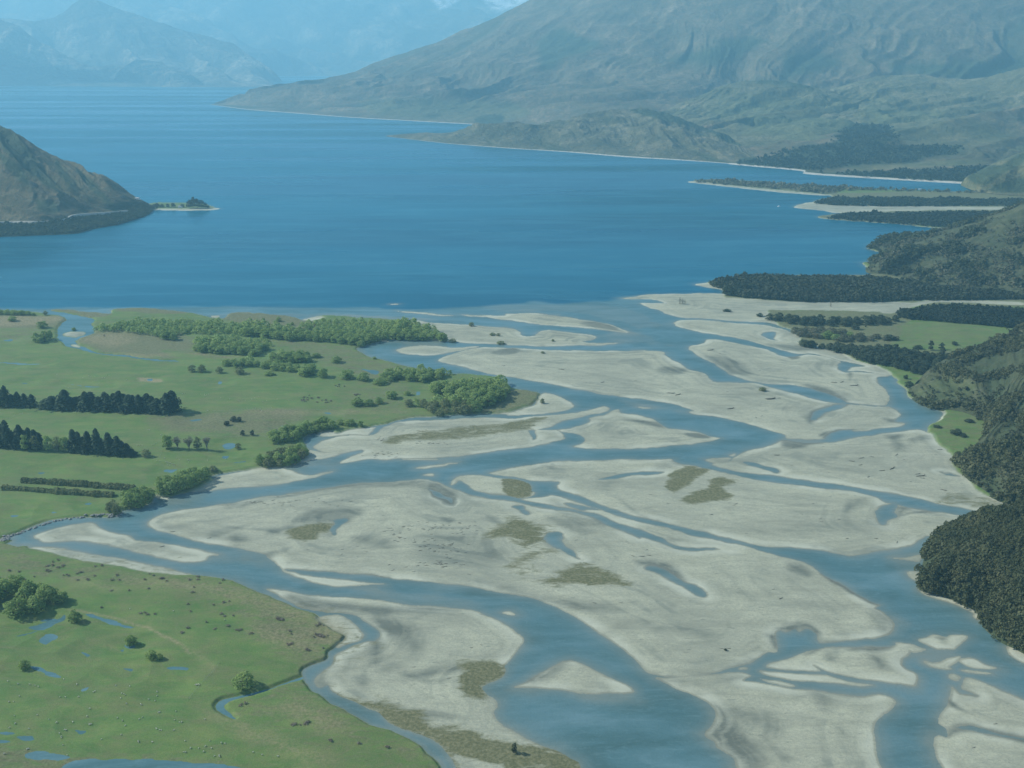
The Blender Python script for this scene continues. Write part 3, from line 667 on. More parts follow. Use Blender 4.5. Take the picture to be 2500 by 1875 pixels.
def grid_faces(nr, nc, mask=None):
    i = np.arange(nr - 1)[:, None] * nc + np.arange(nc - 1)[None, :]
    f = np.stack([i, i + 1, i + nc + 1, i + nc], -1)
    if mask is not None: f = f[mask]
    return f.reshape(-1, 4)
def sub_mesh(name, X, Y, Z, fmask, mat, attrs, smooth_=True):
    nr, nc = X.shape
    f = grid_faces(nr, nc, fmask)
    used = np.zeros(nr * nc, bool); used[f.ravel()] = True
    remap = np.cumsum(used) - 1
    co = np.stack([X.ravel()[used], Y.ravel()[used], Z.ravel()[used]], 1)
    me = mesh_np(name, co, remap[f], mat, smooth_)
    for an, arr in attrs.items(): add_attr(me, an, arr.reshape(-1, 4)[used])
    return me
cov = np.stack([GRASS, DRY, DAMP, np.ones_like(GRASS)], -1)
FLOW = fbm(S_ / 6.5 + 1.6 * fbm(GX / 70, GY / 70, 3, 81), GX / 120 + GY / 90 + 0.5 * fbm(GX / 40, GY / 40, 2, 82), 4, 83, 0.6)
FLOW2 = fbm(QX / 55, QY / 42, 5, 84, 0.6)
covc = np.stack([np.clip(FLOW * .8 + .5, 0, 1), np.clip(FLOW2 * .8 + .5, 0, 1), np.clip(fbm(GX / 9, GY / 7, 3, 85) * .7 + .5, 0, 1), np.ones_like(GRASS)], -1)
covb = np.stack([TAN, np.clip(GZ, 0, 1), np.clip(S_ / 40, 0, 1), np.ones_like(GRASS)], -1)
fc_g = (GRASS[:-1, :-1] > 0.5) & (S_[:-1, :-1] > -1.0)
fc_land = S_[:-1, :-1] > -4.0
fc_rest = ~fc_g & ~(fc_land)
o = link('pasture', sub_mesh('pasture', GX, GY, GZ, fc_g, M_GROUND, {'cover': cov, 'cover_b': covb, 'cover_c': covc})); tag(o, kind='structure')
o = link('gravel_riverbed', sub_mesh('gravel_riverbed', GX, GY, GZ, ~fc_g & fc_land, M_GROUND, {'cover': cov, 'cover_b': covb, 'cover_c': covc})); tag(o, kind='structure')
o = link('lake_bed', sub_mesh('lake_bed', GX, GY, GZ, fc_rest, M_GROUND, {'cover': cov, 'cover_b': covb, 'cover_c': covc})); tag(o, kind='structure')

# --- water
LK = P('S -900 752 0 752 400 750 600 747 900 750 1000 755 1150 748 1250 741 1300 737 1380 742 1420 738 1530 727 1560 722 1900 715 3200 715')
lx, ly = at(LK[:, 0], LK[:, 1])
frontY = np.interp(GX + 12 * fbm(GX / 80, GY / 60, 3, 9), lx, ly)
river = sstep(-8, 8, frontY - GY + 14 * fbm(GX / 60, GY / 25, 3, 12))
depth = np.clip(-GZ, 0, 3) / 3.0
watt = np.stack([depth, river, GRASS, np.ones_like(depth)], -1)
m = MT('water')
dp, rv, ds, _ = m.attr('water')
n1 = m.noise(0.018, 5, 0.6, m.pos((0.5, 1.5, 1), (0, 0, -0.15)), 0.8)
n4 = m.noise(0.14, 6, 0.75, m.pos((0.4, 1.6, 1), (0, 0, -0.1)), 1.2)
n2 = m.noise(0.0035, 5, 0.6, m.pos((0.16, 1.0, 1), (0, 0, 0.06)), 0.3)
lake = m.ramp(n2, [(0.38, (0.004, 0.076, 0.130)), (0.6, (0.007, 0.102, 0.168))])
riv = m.ramp(n1, [(0.3, (0.056, 0.115, 0.120)), (0.5, (0.078, 0.155, 0.172)), (0.7, (0.115, 0.20, 0.225))])
riv = m.mix(m.ramp(n4, [(0.52, 0.0), (0.68, 0.45)]), riv, (0.13, 0.22, 0.24))
n5 = m.noise(0.012, 7, 0.68, m.pos((0.3, 1.6, 1), (0, 0, 0.05)), 0.6)
lake = m.mix(m.ramp(n5, [(0.46, 0.0), (0.66, 0.55)]), lake, (0.030, 0.150, 0.215))  # pale streaks: wind-riffle highlights painted into the lake colour
wc = m.mix(rv, lake, riv)
shal = m.ramp(dp, [(0.0, 0.9), (0.04, 0.42), (0.13, 0.12), (0.35, 0.0)])
shal = m.math('MULTIPLY', shal, m.ramp(n1, [(0.35, 0.55), (0.65, 1.0)]))
shal = m.math('MULTIPLY', shal, m.math('SUBTRACT', 1.0, ds, True))
wc = m.mix(shal, wc, (0.19, 0.205, 0.17))
m.col(wc)
n3 = m.noise(0.0016, 4, 0.55, m.pos((0.22, 1.6, 1), (0, 0, 0.05)), 0.2)
rr = m.ramp(n3, [(0.42, 0.30), (0.6, 0.06)])
m.rough(rr); m.b.inputs['IOR'].default_value = 1.33; m.b.inputs['Specular IOR Level'].default_value = 0.2
wv = m.n('ShaderNodeMix', data_type='FLOAT')
m.l(rv, wv.inputs[0]); m.l(m.noise(0.16, 3, 0.6, m.pos((0.8, 1.2, 1)), 0.4), wv.inputs[2]); m.l(m.noise(0.35, 3, 0.6, m.pos((0.8, 1.2, 1)), 0.4), wv.inputs[3])
m.bump(wv.outputs[0], 0.5, 0.6)
nt = m.nt; di = m.n('ShaderNodeBsdfDiffuse'); gl = m.n('ShaderNodeBsdfGlossy'); fr = m.n('ShaderNodeFresnel'); mx = m.n('ShaderNodeMixShader')
m.l(wc, di.inputs[0]); gl.inputs[0].default_value = (0.62, 0.86, 1.0, 1); m.l(rr, gl.inputs['Roughness']); fr.inputs[0].default_value = 1.33
nl = m.b.inputs['Normal'].links[0].from_socket
for q in (gl.inputs['Normal'], fr.inputs['Normal'], di.inputs['Normal']): m.l(nl, q)
m.l(m.math('MULTIPLY', fr.outputs[0], 0.5), mx.inputs[0]); m.l(di.outputs[0], mx.inputs[1]); m.l(gl.outputs[0], mx.inputs[2])
m.l(mx.outputs[0], nt.nodes['Material Output'].inputs[0])
M_WATER = m.m
st = 2
ri = np.unique(np.concatenate([np.arange(0, NR, st), [NR - 1]])); ci = np.unique(np.concatenate([np.arange(0, NAZ, st), [NAZ - 1]]))
wx_, wy_ = GX[np.ix_(ri, ci)], GY[np.ix_(ri, ci)]
ws = S_[np.ix_(ri, ci)]; wa = watt[np.ix_(ri, ci)]
rv_ = river[np.ix_(ri, ci)]
near = np.maximum.reduce([-ws[:-1, :-1], -ws[1:, :-1], -ws[:-1, 1:], -ws[1:, 1:]]) > -3.0
lakef = rv_[:-1, :-1] < 0.5
o = link('river', sub_mesh('river', wx_, wy_, np.zeros_like(wx_), near & ~lakef, M_WATER, {'water': wa})); tag(o, kind='structure')
o = link('lake', sub_mesh('lake', wx_, wy_, np.zeros_like(wx_), near & lakef, M_WATER, {'water': wa})); tag(o, kind='structure')
# ============================================================ HILLS (lofted between surveyed foot and crest lines)
def pt(x, y, v):
    """v >= 0: height in metres above the lake; v < 0: ground distance in metres"""
    if v >= 0:
        X, Y = at(x, y, v); return (float(X), float(Y), float(v))
    X, Y, Z = at_d(x, y, -v); return (float(X), float(Y), float(Z))
def resample(p, n):
    p = np.array(p, float); q = smooth(p, 6, False)
    d = np.r_[0, np.cumsum(np.hypot(*(q[1:, :2] - q[:-1, :2]).T) + 1e-6)]
    # parameter: blend of control index and length keeps facing rows aligned
    idx = np.linspace(0, 1, len(q)); t = 0.65 * idx + 0.35 * d / d[-1]
    u = np.linspace(0, 1, n)
    return np.stack([np.interp(u, t, q[:, k]) for k in range(3)], 1)
HILLS = {}; HAREA = {}
def loft(name, rows, nu, nv, amp, lam, shear=0.6, seed=0, back=(600, 0.9), crest_env=0.25, mat=None, rough_amp=0.0, rlam=60, attrs=None, dark=None, octs=5):
    Rws = [resample([pt(*p) for p in r], nu) for r in rows]
    Rws = np.array(Rws)                                     # rows, nu, 3
    b = Rws[-1].copy(); rad = np.hypot(b[:, 0], b[:, 1])[:, None]
    bd = np.minimum(back[0], 2.0 * np.maximum(b[:, 2], 0) + 4)[:, None]
    b2 = b.copy(); b2[:, :2] *= 1 + bd / rad; b2[:, 2] = -10
    b1 = b.copy(); b1[:, :2] *= 1 + 0.4 * bd / rad; b1[:, 2] = b[:, 2] * back[1]
    ctrl = np.concatenate([Rws, b1[None], b2[None]])
    K = len(ctrl); kc = len(rows) - 1
    v = np.concatenate([np.linspace(0, kc, nv), np.linspace(kc, K - 1, max(nv // 5, 8))[1:]])
    out = np.empty((len(v), nu, 3))
    for i, t in enumerate(v):
        k = min(int(t), K - 2); f = t - k
        p0, p1, p2, p3 = ctrl[max(k - 1, 0)], ctrl[k], ctrl[k + 1], ctrl[min(k + 2, K - 1)]
        cr = 0.5 * (2 * p1 + (p2 - p0) * f + (2 * p0 - 5 * p1 + 4 * p2 - p3) * f * f + (-p0 + 3 * p1 - 3 * p2 + p3) * f ** 3)
        out[i] = cr * 0.5 + 0.5 * (p1 * (1 - f) + p2 * f)
    vv = np.clip(v / kc, 0, 2)[:, None]
    L = np.r_[0, np.cumsum(np.hypot(*(Rws[0][1:, :2] - Rws[0][:-1, :2]).T))]
    Lc = np.r_[0, np.cumsum(np.hypot(*(Rws[-1][1:, :2] - Rws[-1][:-1, :2]).T))]
    U = L[None, :] * (1 - np.clip(vv, 0, 1)) + Lc[None, :] * np.clip(vv, 0, 1)
    H_ = np.hypot(*(Rws[-1][:, :2] - Rws[0][:, :2]).T).mean()
    env = sstep(0.0, 0.35, vv) * (1 - (1 - crest_env) * sstep(0.7, 1.0, vv)) * (1 - sstep(1.3, 1.8, vv))
    X, Y, Z = out[..., 0], out[..., 1], out[..., 2]
    env = env * np.clip(Z / (1.6 * min(amp, 45)), 0, 1)
    renv = np.clip(Z / (3 * max(rough_amp, .1)), 0, 1)
    warp = fbm(X / lam, Y / lam, 3, seed + 7) * 0.42
    gu = ridged(U / lam + shear * vv * H_ / lam + warp, vv * H_ / (lam * 3) + warp, octs, seed) - 0.55
    Z2 = Z + amp * env * gu * 2 + rough_amp * renv * fbm(X / rlam, Y / rlam, 5, seed + 3)
    Z2 = np.where(vv > 1.7, Z, Z2)
    fm = grid_faces(len(v), nu)
    co = np.stack([X, Y, Z2], -1).reshape(-1, 3)
    # keep feet under the flats
    me = mesh_np(name, co, fm, mat, True)
    px, py = proj(co[:, 0], co[:, 1], co[:, 2])
    A = np.zeros((len(co), 4), np.float32); A[:, 3] = 1
    for ch, s, soft in (attrs or []):
        poly = P(s); sd = sdf_poly(px + soft * 1.2 * fbm(co[:, 0] / (soft * 9), co[:, 1] / (soft * 9), 3, 2), py + soft * 0.8 * fbm(co[:, 0] / (soft * 7), co[:, 1] / (soft * 7), 3, 3), smooth(poly, 3))
        A[:, ch] = np.maximum(A[:, ch], sstep(-soft, soft, sd))
    B = np.zeros_like(A); B[:, 0] = np.repeat(np.clip(v / kc, 0, 1), nu); B[:, 1] = np.clip((gu.ravel() + 0.5), 0, 1); B[:, 3] = 1
    add_attr(me, 'hill', A); add_attr(me, 'hill_b', B)
    o = link(name, me); tag(o, kind='structure')
    g0 = np.gradient(np.stack([X, Y, Z2], -1), axis=0); g1 = np.gradient(np.stack([X, Y, Z2], -1), axis=1)
    HAREA[o.name] = np.linalg.norm(np.cross(g0, g1), axis=-1).ravel()
    HILLS[o.name] = (co, px, py, np.repeat(v / kc, nu))
    return o

def hill_mat(name, c_lo, c_mid, c_hi, scale, bushcol=(0.030, 0.043, 0.024), rock=(0.26, 0.25, 0.22), beach=0.0, rockiness=0.15, bumpd=3.0):
    m = MT(name)
    bu, gr, sn, _ = m.attr('hill'); v, gu, _, _ = m.attr('hill_b')
    a = m.noise(scale, 7, 0.66, m.pos((1, 1, 1.6)), 0.6)
    b = m.noise(scale * 6, 5, 0.65, m.pos((1, 1, 1)), 0.2)
    c = m.ramp(a, [(0.3, c_lo), (0.5, c_mid), (0.7, c_hi)])
    c = m.mix(m.ramp(b, [(0.45, 0.0), (0.62, 0.6)]), c, c_lo)
    c = m.mix(m.math('MULTIPLY', m.ramp(b, [(0.56, 0.0), (0.68, 1.0)]), rockiness), c, rock)
    # scrub in the gullies; its dark tone also paints in their shade
    gul = m.math('MULTIPLY', m.ramp(gu, [(0.25, 1.0), (0.48, 0.0)]), m.ramp(a, [(0.35, 0.4), (0.6, 0.9)]))
    c = m.mix(gul, c, (bushcol[0] * 1.5, bushcol[1] * 1.5, bushcol[2] * 1.4))
    fine = m.noise(scale * 22, 5, 0.7, m.pos((1, 1, 1)), 0.4)
    c = m.mix(m.ramp(fine, [(0.44, 0.0), (0.6, 0.6)]), c, (bushcol[0] * 1.6, bushcol[1] * 1.6, bushcol[2] * 1.5))
    c = m.mix(m.math('MULTIPLY', m.math('MULTIPLY', gr, 0.65), m.ramp(fine, [(0.4, 1.0), (0.65, 0.3)])), c, m.ramp(a, [(0.35, (0.075, 0.10, 0.045)), (0.65, (0.11, 0.135, 0.062))]))
    bb = m.math('MULTIPLY', bu, m.ramp(b, [(0.2, 1.25), (0.75, 0.75)]), True)  # bush mask, plus gully shade painted on the lake hill
    c = m.mix(bb, c, m.ramp(b, [(0.3, bushcol), (0.7, tuple(k * 1.7 for k in bushcol))]))
    if beach > 0:
        c = m.mix(m.math('LESS_THAN', v, beach), c, (0.42, 0.41, 0.36))
    c = m.mix(m.math('MULTIPLY', sn, m.ramp(b, [(0.4, 0.2), (0.55, 1.0)])), c, (0.85, 0.87, 0.9))
    m.col(c); m.rough(0.95); m.b.inputs['Specular IOR Level'].default_value = 0.15
    m.bump(b, 0.8, bumpd)
    return m.m
M_TUSS = hill_mat('tussock_slope', (0.055, 0.053, 0.032), (0.150, 0.118, 0.074), (0.27, 0.21, 0.138), 0.0022, rockiness=0.3, bumpd=26, beach=0.032)
M_KNOLL = hill_mat('knoll_slope', (0.035, 0.042, 0.026), (0.115, 0.106, 0.062), (0.28, 0.24, 0.16), 0.006, rockiness=0.5, bumpd=20, beach=0.03)
M_FOOT = hill_mat('foothill_slope', (0.075, 0.080, 0.042), (0.15, 0.142, 0.078), (0.27, 0.235, 0.145), 0.004, rockiness=0.3, bumpd=22)
M_FARM = hill_mat('far_slope', (0.010, 0.014, 0.012), (0.16, 0.14, 0.10), (0.55, 0.46, 0.33), 0.0009, rockiness=0.4, bumpd=110)
M_LEFT = hill_mat('lake_hill_slope', (0.040, 0.042, 0.024), (0.115, 0.09, 0.052), (0.20, 0.155, 0.095), 0.011, rockiness=0.35, bumpd=8)
M_BUSHHILL = hill_mat('bush_hill_soil', (0.036, 0.046, 0.024), (0.066, 0.074, 0.038), (0.125, 0.12, 0.07), 0.03, rockiness=0.3, bumpd=2)

# far ranges
loft('far_range', [[(-700, 197, 0), (0, 199, 0), (400, 204, 0), (700, 206, 0), (900, 206, 0), (1300, 206, 0), (1900, 206, 0)],
     [(-700, 150, -17800), (0, 150, -17800), (400, 140, -18200), (680, 188, -17500), (900, 172, -18200), (1300, 130, -18200), (1900, 130, -18200)],
     [(-700, 40, -20500), (0, 50, -20500), (350, 25, -21000), (650, 70, -21000), (900, 62, -21000), (1250, 40, -21000), (1900, 30, -21000)],
     [(-700, -30, -23500), (0, -45, -23500), (300, -30, -23500), (600, -50, -23500), (900, -35, -23500), (1250, -45, -23500), (1900, -20, -23500)]],
     420, 240, 480, 1900, 0.5, 11, back=(1500, 0.8), mat=M_FARM, rough_amp=150, rlam=800,
     attrs=[(2, 'S 1030 -30 1075 22 1110 8 1130 -10 1180 0 1215 28 1260 14 1320 -10 1400 -60 1000 -60', 5), (2, 'S 780 -60 800 -8 900 -10 880 -60', 6), (1, 'S 660 190 760 184 820 175 880 168 880 210 660 212', 6)])
loft('far_mountain', [[(-300, 203, 0), (90, 210, 0), (200, 211, 0), (400, 212, 0), (560, 213, 0), (700, 213, 0)],
     [(-300, 120, -14600), (90, 130, -14600), (210, 110, -14700), (400, 140, -14600), (560, 170, -14300), (704, 210, -14200)],
     [(-300, 10, -15400), (90, 50, -15300), (217, 5, -15500), (400, 62, -15300), (560, 110, -14900), (706, 210, -14400)]],
     320, 150, 210, 1000, 0.7, 5, back=(1500, 0.6), mat=M_FARM, rough_amp=35, rlam=400, crest_env=0.35)
loft('far_headland', [[(-300, 197, 0), (0, 199, 0), (122, 203, 0), (249, 206, 0), (340, 210, 0), (430, 212, 0), (503, 213, 0)],
     [(-300, 120, -12700), (0, 130, -12700), (122, 165, -12700), (249, 190, -12700), (340, 180, -12600), (430, 190, -12500), (504, 211, -12400)],
     [(-300, 10, -13100), (0, 52, -13100), (100, 104, -13100), (226, 164, -12900), (350, 152, -12800), (430, 168, -12700), (505, 211, -12500)]],
     320, 130, 120, 620, 0.8, 23, back=(700, 0.6), mat=M_FARM, rough_amp=22, rlam=250, crest_env=0.4)
# big mountain on the right shore
loft('mountain', [[(513, 255, 0), (600, 267, 0), (700, 275, 0), (860, 287, 0), (1000, 295, 0), (1190, 306, 0), (1290, 315, 0), (1500, 340, 0), (1700, 378, 0), (1771, 398, 0), (1800, 403, 0), (1952, 417, 0), (1970, 425, 0), (2130, 436, 0), (2404, 452, 0), (2600, 465, 0), (2950, 480, 0)],
     [(522, 253.5, 3), (600, 254, 18), (700, 260, 24), (860, 270, 26), (1000, 279, 24), (1130, 284, 22), (1290, 292, 24), (1500, 312, 28), (1680, 340, 28), (1760, 350, 28), (1834, 356, 26), (1950, 368, 24), (2050, 374, 24), (2150, 378, 24), (2404, 388, 24), (2600, 390, 24), (2950, 390, 24)],
     [(530, 251, 14), (620, 232, -8050), (700, 222, -8000), (860, 225, -7500), (1000, 220, -7200), (1150, 222, -6900), (1300, 200, -6900), (1500, 210, -6600), (1680, 215, -6500), (1760, 215, -6450), (1850, 215, -6400), (1950, 215, -6300), (2080, 215, -6300), (2200, 210, -6250), (2404, 210, -6200), (2600, 200, -6100), (2950, 180, -6000)],
     [(545, 251, 15), (650, 228, -8250), (720, 212, -8400), (850, 180, -8700), (980, 132, -9000), (1107, 86, -9200), (1197, 45, -9300), (1288, 5, -9400), (1400, -50, -9400), (1500, -95, -9300), (1620, -130, -9200), (1750, -150, -9000), (1900, -160, -8900), (2080, -170, -8700), (2300, -170, -8600), (2550, -150, -8400), (2950, -120, -8200)]],
     760, 400, 105, 640, -0.95, 41, back=(1200, 0.7), mat=M_TUSS, rough_amp=13, rlam=170, crest_env=0.12, octs=6,
     attrs=[(0, 'J 1360 240 1420 180 1500 150 1560 180 1700 230 1640 280 1500 320 1390 385', 12), (0, 'K 300 330 420 290 500 250 620 205 830 205 760 260 640 330 560 350 440 340', 14), (0, 'K 1480 350 1650 340 1850 330 2212 320 2400 300 2400 400 2100 420 1900 435 1600 400', 12),
            (0, 'J 1020 640 1080 620 1170 625 1160 670 1030 668', 4), (0, 'J 740 630 830 615 800 640', 4),
            (0, 'K 620 890 720 870 900 850 1000 790 1200 770 1230 690 1330 640 1480 690 1520 720 1500 790 1850 790 1860 830 1700 850 1550 890 1300 900 1100 925 800 910', 9),
            (0, 'K 1040 925 1200 935 1450 930 1650 915 1850 905 2400 900 2400 960 2050 990 1700 980 1300 955 1050 940', 5), (0, 'K 950 280 1130 290 1200 350 1020 420 900 400', 14),
            (1, 'K 500 520 900 460 1300 520 1550 560 1900 620 2200 700 2100 800 1500 790 1450 760 1250 690 900 760 600 700', 30), (1, 'J 450 530 1200 560 1300 620 1080 660 500 625', 10), (1, 'K 1300 895 1700 865 1950 860 1980 885 1500 915 1300 915', 4)])
loft('knoll', [[(942, 333, 0), (1010, 341, 0), (1100, 351, 0), (1240, 362, 0), (1380, 371, 0), (1522, 383, 0), (1640, 390, 0), (1775, 399, 0), (1840, 406, 0)],
     [(943, 332.5, 0.3), (1015, 334, 9), (1110, 337, 18), (1240, 337, 32), (1380, 337, 42), (1530, 333, 55), (1650, 347, 46), (1780, 376, 20), (1845, 391, 9)],
     [(944, 331, 1), (1020, 326, 13), (1105, 324, 24), (1190, 303, -4700), (1320, 299, -4750), (1520, 266, -4800), (1640, 285, -4700), (1750, 325, -4500), (1840, 365, 22)]],
     460, 180, 34, 190, 0.9, 61, back=(260, 0.7), mat=M_KNOLL, rough_amp=16, rlam=90, crest_env=0.5,
     attrs=[(0, 'J 1850 600 1920 585 2060 610 2212 660 2212 690 2000 640', 4), (0, 'K 380 640 480 680 600 720 700 780 640 780 520 720', 4), (0, 'K 660 875 700 895 900 905 800 860 700 850', 4)])
loft('foothill', [[(1540, 352, 24), (1680, 356, 24), (1860, 362, 24), (2050, 368, 24), (2200, 372, 24), (2320, 380, 24)],
     [(1560, 318, -5150), (1680, 285, -5200), (1860, 270, -5200), (2050, 290, -5100), (2200, 320, -5000), (2320, 345, -4900)],
     [(1570, 308, -5400), (1690, 240, -5600), (1840, 198, -5700), (1980, 213, -5600), (2150, 265, -5400), (2330, 325, -5100)]],
     340, 140, 42, 250, -0.8, 71, back=(500, 0.6), mat=M_FOOT, rough_amp=9, rlam=100, crest_env=0.4,
     attrs=[(0, 'K 760 430 900 430 1000 445 1080 480 900 460 760 445', 5), (0, 'K 950 440 1040 460 1070 490', 5), (1, 'K 500 560 1000 520 1500 600 1800 700 1500 790 900 760', 25), (0, 'K 800 800 1000 790 1200 770 1230 690 1330 640 1480 690 1520 720 1500 790 1300 830 1000 830', 6)])
loft('foothill', [[(1930, 330, 28), (2100, 345, 26), (2300, 355, 26), (2500, 372, 24), (2760, 380, 24)],
     [(1950, 290, -5300), (2100, 265, -5300), (2300, 280, -5100), (2500, 300, -4900), (2760, 310, -4700)],
     [(1960, 255, -5800), (2060, 205, -6000), (2200, 186, -6000), (2360, 197, -5800), (2500, 163, -5700), (2760, 90, -5600)]],
     340, 140, 46, 260, -1.0, 83, back=(500, 0.6), mat=M_FOOT, rough_amp=10, rlam=110, crest_env=0.3,
     attrs=[(1, 'K 1350 560 1700 600 1900 700 1700 790 1500 780', 22), (0, 'K 1370 540 1480 560 1520 580', 3), (0, 'K 1420 700 1500 720 1510 740', 3)])
loft('foothill', [[(2345, 452, 0), (2380, 466, 3), (2440, 474, 3), (2520, 480, 3), (2760, 500, 3)],
     [(2352, 440, 18), (2395, 430, 45), (2450, 420, 60), (2520, 410, 70), (2760, 400, 110)],
     [(2360, 438, 20), (2400, 412, -3500), (2450, 390, -3500), (2510, 366, -3550), (2760, 280, -3700)]],
     160, 80, 16, 130, 0.6, 91, back=(300, 0.6), mat=M_FOOT, rough_amp=5, rlam=60, attrs=[(0, 'K 1900 960 2000 900 2100 880 2212 820 2212 880 2100 940 2000 1000', 5), (0, 'K 2050 1000 2212 960 2212 1040 2050 1035', 4)])
# hill beyond the left shore of the lake
lh = loft('lake_hill', [[(-500, 610, 0), (-200, 592, 0), (0, 579, 0), (90, 575, 0), (181, 571, 0), (226, 560, 0), (285, 549, 0), (325, 537, 0), (357, 527, 0), (374, 513, 0)],
     [(-500, 560, 20), (-200, 548, 20), (0, 543, 19), (90, 544, 18), (160, 535, 18), (215, 529, 16), (275, 522, 14), (312, 513, 11), (345, 507, 7), (373, 506, 3)],
     [(-500, 330, 160), (-200, 400, 115), (0, 435, 95), (80, 450, 80), (150, 465, 66), (215, 480, 48), (265, 490, 36), (305, 496, 24), (343, 499, 11), (373, 504, 4)],
     [(-500, 90, -3100), (-200, 210, -2950), (0, 305, -2850), (60, 335, -2830), (130, 378, -2800), (200, 410, -2780), (260, 440, -2760), (305, 468, -2760), (343, 490, -2740), (374, 502, -2720)]],
     460, 240, 75, 135, 0.75, 101, back=(700, 0.7), mat=M_LEFT, rough_amp=4, rlam=40, crest_env=0.3, octs=5,
     attrs=[(0, 'I -300 1215 0 1200 230 1210 400 1170 560 1160 690 1150 740 1100 830 1110 830 1145 790 1170 700 1190 640 1225 400 1270 -300 1290', 4), (0, 'I 600 1120 680 1090 760 1110 700 1150 620 1145', 6), (0, 'I 0 680 90 730 190 850 240 960 160 950 80 860 0 790', 6), (0, 'I 150 840 240 930 300 1000 350 1050 270 1010 190 940', 5), (0, 'I 300 860 370 950 440 1050 400 1045 330 970', 4), (0, 'I 400 900 470 960 520 1040 470 1000', 3), (0, 'I 470 950 560 1040 630 1120 580 1110 500 1030', 5), (0, 'I 0 820 120 900 160 1000 60 940', 6), (0, 'I 200 1080 330 1110 300 1150 200 1130', 6)])  # foot strip is bush; upper dark face and diagonal streaks paint gully shade
# bush-clad slopes on the right
nh1 = loft('bush_slope', [[(2120, 606, 0), (2145, 613, 0), (2169, 621, 0), (2128, 637, 0), (2115, 665, 0), (2178, 672, 2), (2268, 694, 2), (2314, 706, 2), (2404, 712, 2), (2500, 728, 2), (2760, 770, 2)],
     [(2128, 597, 6), (2155, 597, 10), (2180, 600, 13), (2185, 618, 18), (2190, 635, 22), (2225, 640, 18), (2290, 640, 24), (2340, 640, 28), (2420, 640, 34), (2520, 640, 42), (2760, 640, 70)],
     [(2135, 588, 9), (2165, 580, 14), (2205, 576, 19), (2245, 574, 24), (2285, 566, 32), (2320, 559, 42), (2365, 546, 58), (2410, 532, 74), (2460, 514, 92), (2520, 488, 115), (2800, 370, 200)]],
     320, 150, 12, 110, 0.7, 111, back=(350, 0.7), mat=M_BUSHHILL, rough_amp=4, rlam=30, crest_env=0.4)
nh2 = loft('bush_slope', [[(2214, 956, 0), (2235, 982, 0), (2286, 1001, 0), (2351, 1013, 0), (2402, 1036, 0), (2409, 1070, 0), (2378, 1096, 0), (2330, 1123, 0), (2347, 1155, 0), (2384, 1192, 0), (2441, 1226, 0), (2505, 1233, 0), (2730, 1250, 0)],
     [(2222, 944, 3), (2262, 938, 10), (2312, 935, 16), (2365, 940, 20), (2425, 960, 24), (2450, 980, 26), (2450, 1010, 26), (2440, 1050, 24), (2460, 1090, 25), (2510, 1130, 24), (2580, 1170, 24), (2640, 1190, 24), (2760, 1220, 15)],
     [(2236, 934, 7), (2285, 897, 18), (2330, 872, 27), (2385, 851, 34), (2450, 825, 43), (2520, 792, 55), (2600, 750, 78), (2690, 720, 95), (2780, 740, 105), (2860, 800, 105), (2900, 890, 95), (2920, 1000, 70), (2930, 1150, 25)]],
     320, 150, 7, 80, 0.5, 121, back=(160, 0.8), mat=M_BUSHHILL, rough_amp=3, rlam=25, crest_env=0.4,
     attrs=[(1, 'H 1480 640 1650 540 1850 560 1900 640 1700 700 1560 700', 8)])
nh3 = loft('bush_bluff', [[(2242, 1430, 0), (2264, 1446, 0), (2315, 1460, 0), (2351, 1479, 0), (2387, 1497, 0), (2400, 1530, 0), (2441, 1567, 0), (2505, 1600, 0), (2700, 1720, 0), (2950, 1860, 0)],
     [(2247, 1398, 8), (2280, 1385, 20), (2330, 1372, 26), (2372, 1382, 28), (2425, 1390, 28), (2470, 1410, 29), (2520, 1440, 31), (2600, 1480, 28), (2800, 1560, 34), (3050, 1650, 38)],
     [(2256, 1362, 10), (2288, 1322, 15), (2322, 1297, 20), (2387, 1276, 30), (2459, 1266, 42), (2530, 1243, 48), (2630, 1200, 62), (2760, 1160, 72), (2950, 1150, 90), (3200, 1190, 100)]],
     300, 150, 5, 60, 0.6, 131, back=(120, 0.8), mat=M_BUSHHILL, rough_amp=2.5, rlam=22, crest_env=0.4)

def hill_points(name, n, pix=None, exclude=None, vmin=0.02, vmax=1.35, seed=0, jit=2.0):
    co, px, py, v = HILLS[name]
    g = np.random.default_rng(seed)
    w = (v > vmin) & (v < vmax) & (co[:, 2] > 0.3)
    if pix is not None: w &= inside_poly(px, py, P(pix))
    idx = np.where(w)[0]
    if len(idx) == 0: return np.zeros((0, 3))
    wt = HAREA[name][idx]; i = g.choice(idx, n, p=wt / wt.sum()); jit = np.maximum(jit, np.sqrt(HAREA[name][i]) * .4)[:, None]
    p = co[i].copy(); p[:, :2] += g.normal(0, jit, (n, 2))
    return p
# ============================================================ PLANTS
def leaf_mat(name, c0, c1, c2, scale=0.25, objvar=0.25, transl=0.12):
    # many-scaled tone variation so that single crowns differ
    m = MT(name)
    oi = m.n('ShaderNodeObjectInfo')
    a = m.noise(scale, 3 if scale > .1 else 7, 0.6 if scale > .1 else .78, m.pos())
    t = m.math('ADD', m.math('MULTIPLY', a, 0.8), m.math('MULTIPLY', oi.outputs['Random'], objvar))
    c = m.ramp(t, [(0.3, c0), (0.5, c1), (0.75, c2)])
    m.col(c); m.rough(0.75); m.b.inputs['Specular IOR Level'].default_value = 0.2
    tr = m.n('ShaderNodeBsdfTranslucent'); m.l(c, tr.inputs[0])
    mx = m.n('ShaderNodeMixShader'); mx.inputs[0].default_value = transl
    m.l(m.b.outputs[0], mx.inputs[1]); m.l(tr.outputs[0], mx.inputs[2])
    m.l(mx.outputs[0], m.nt.nodes['Material Output'].inputs[0])
    return m.m
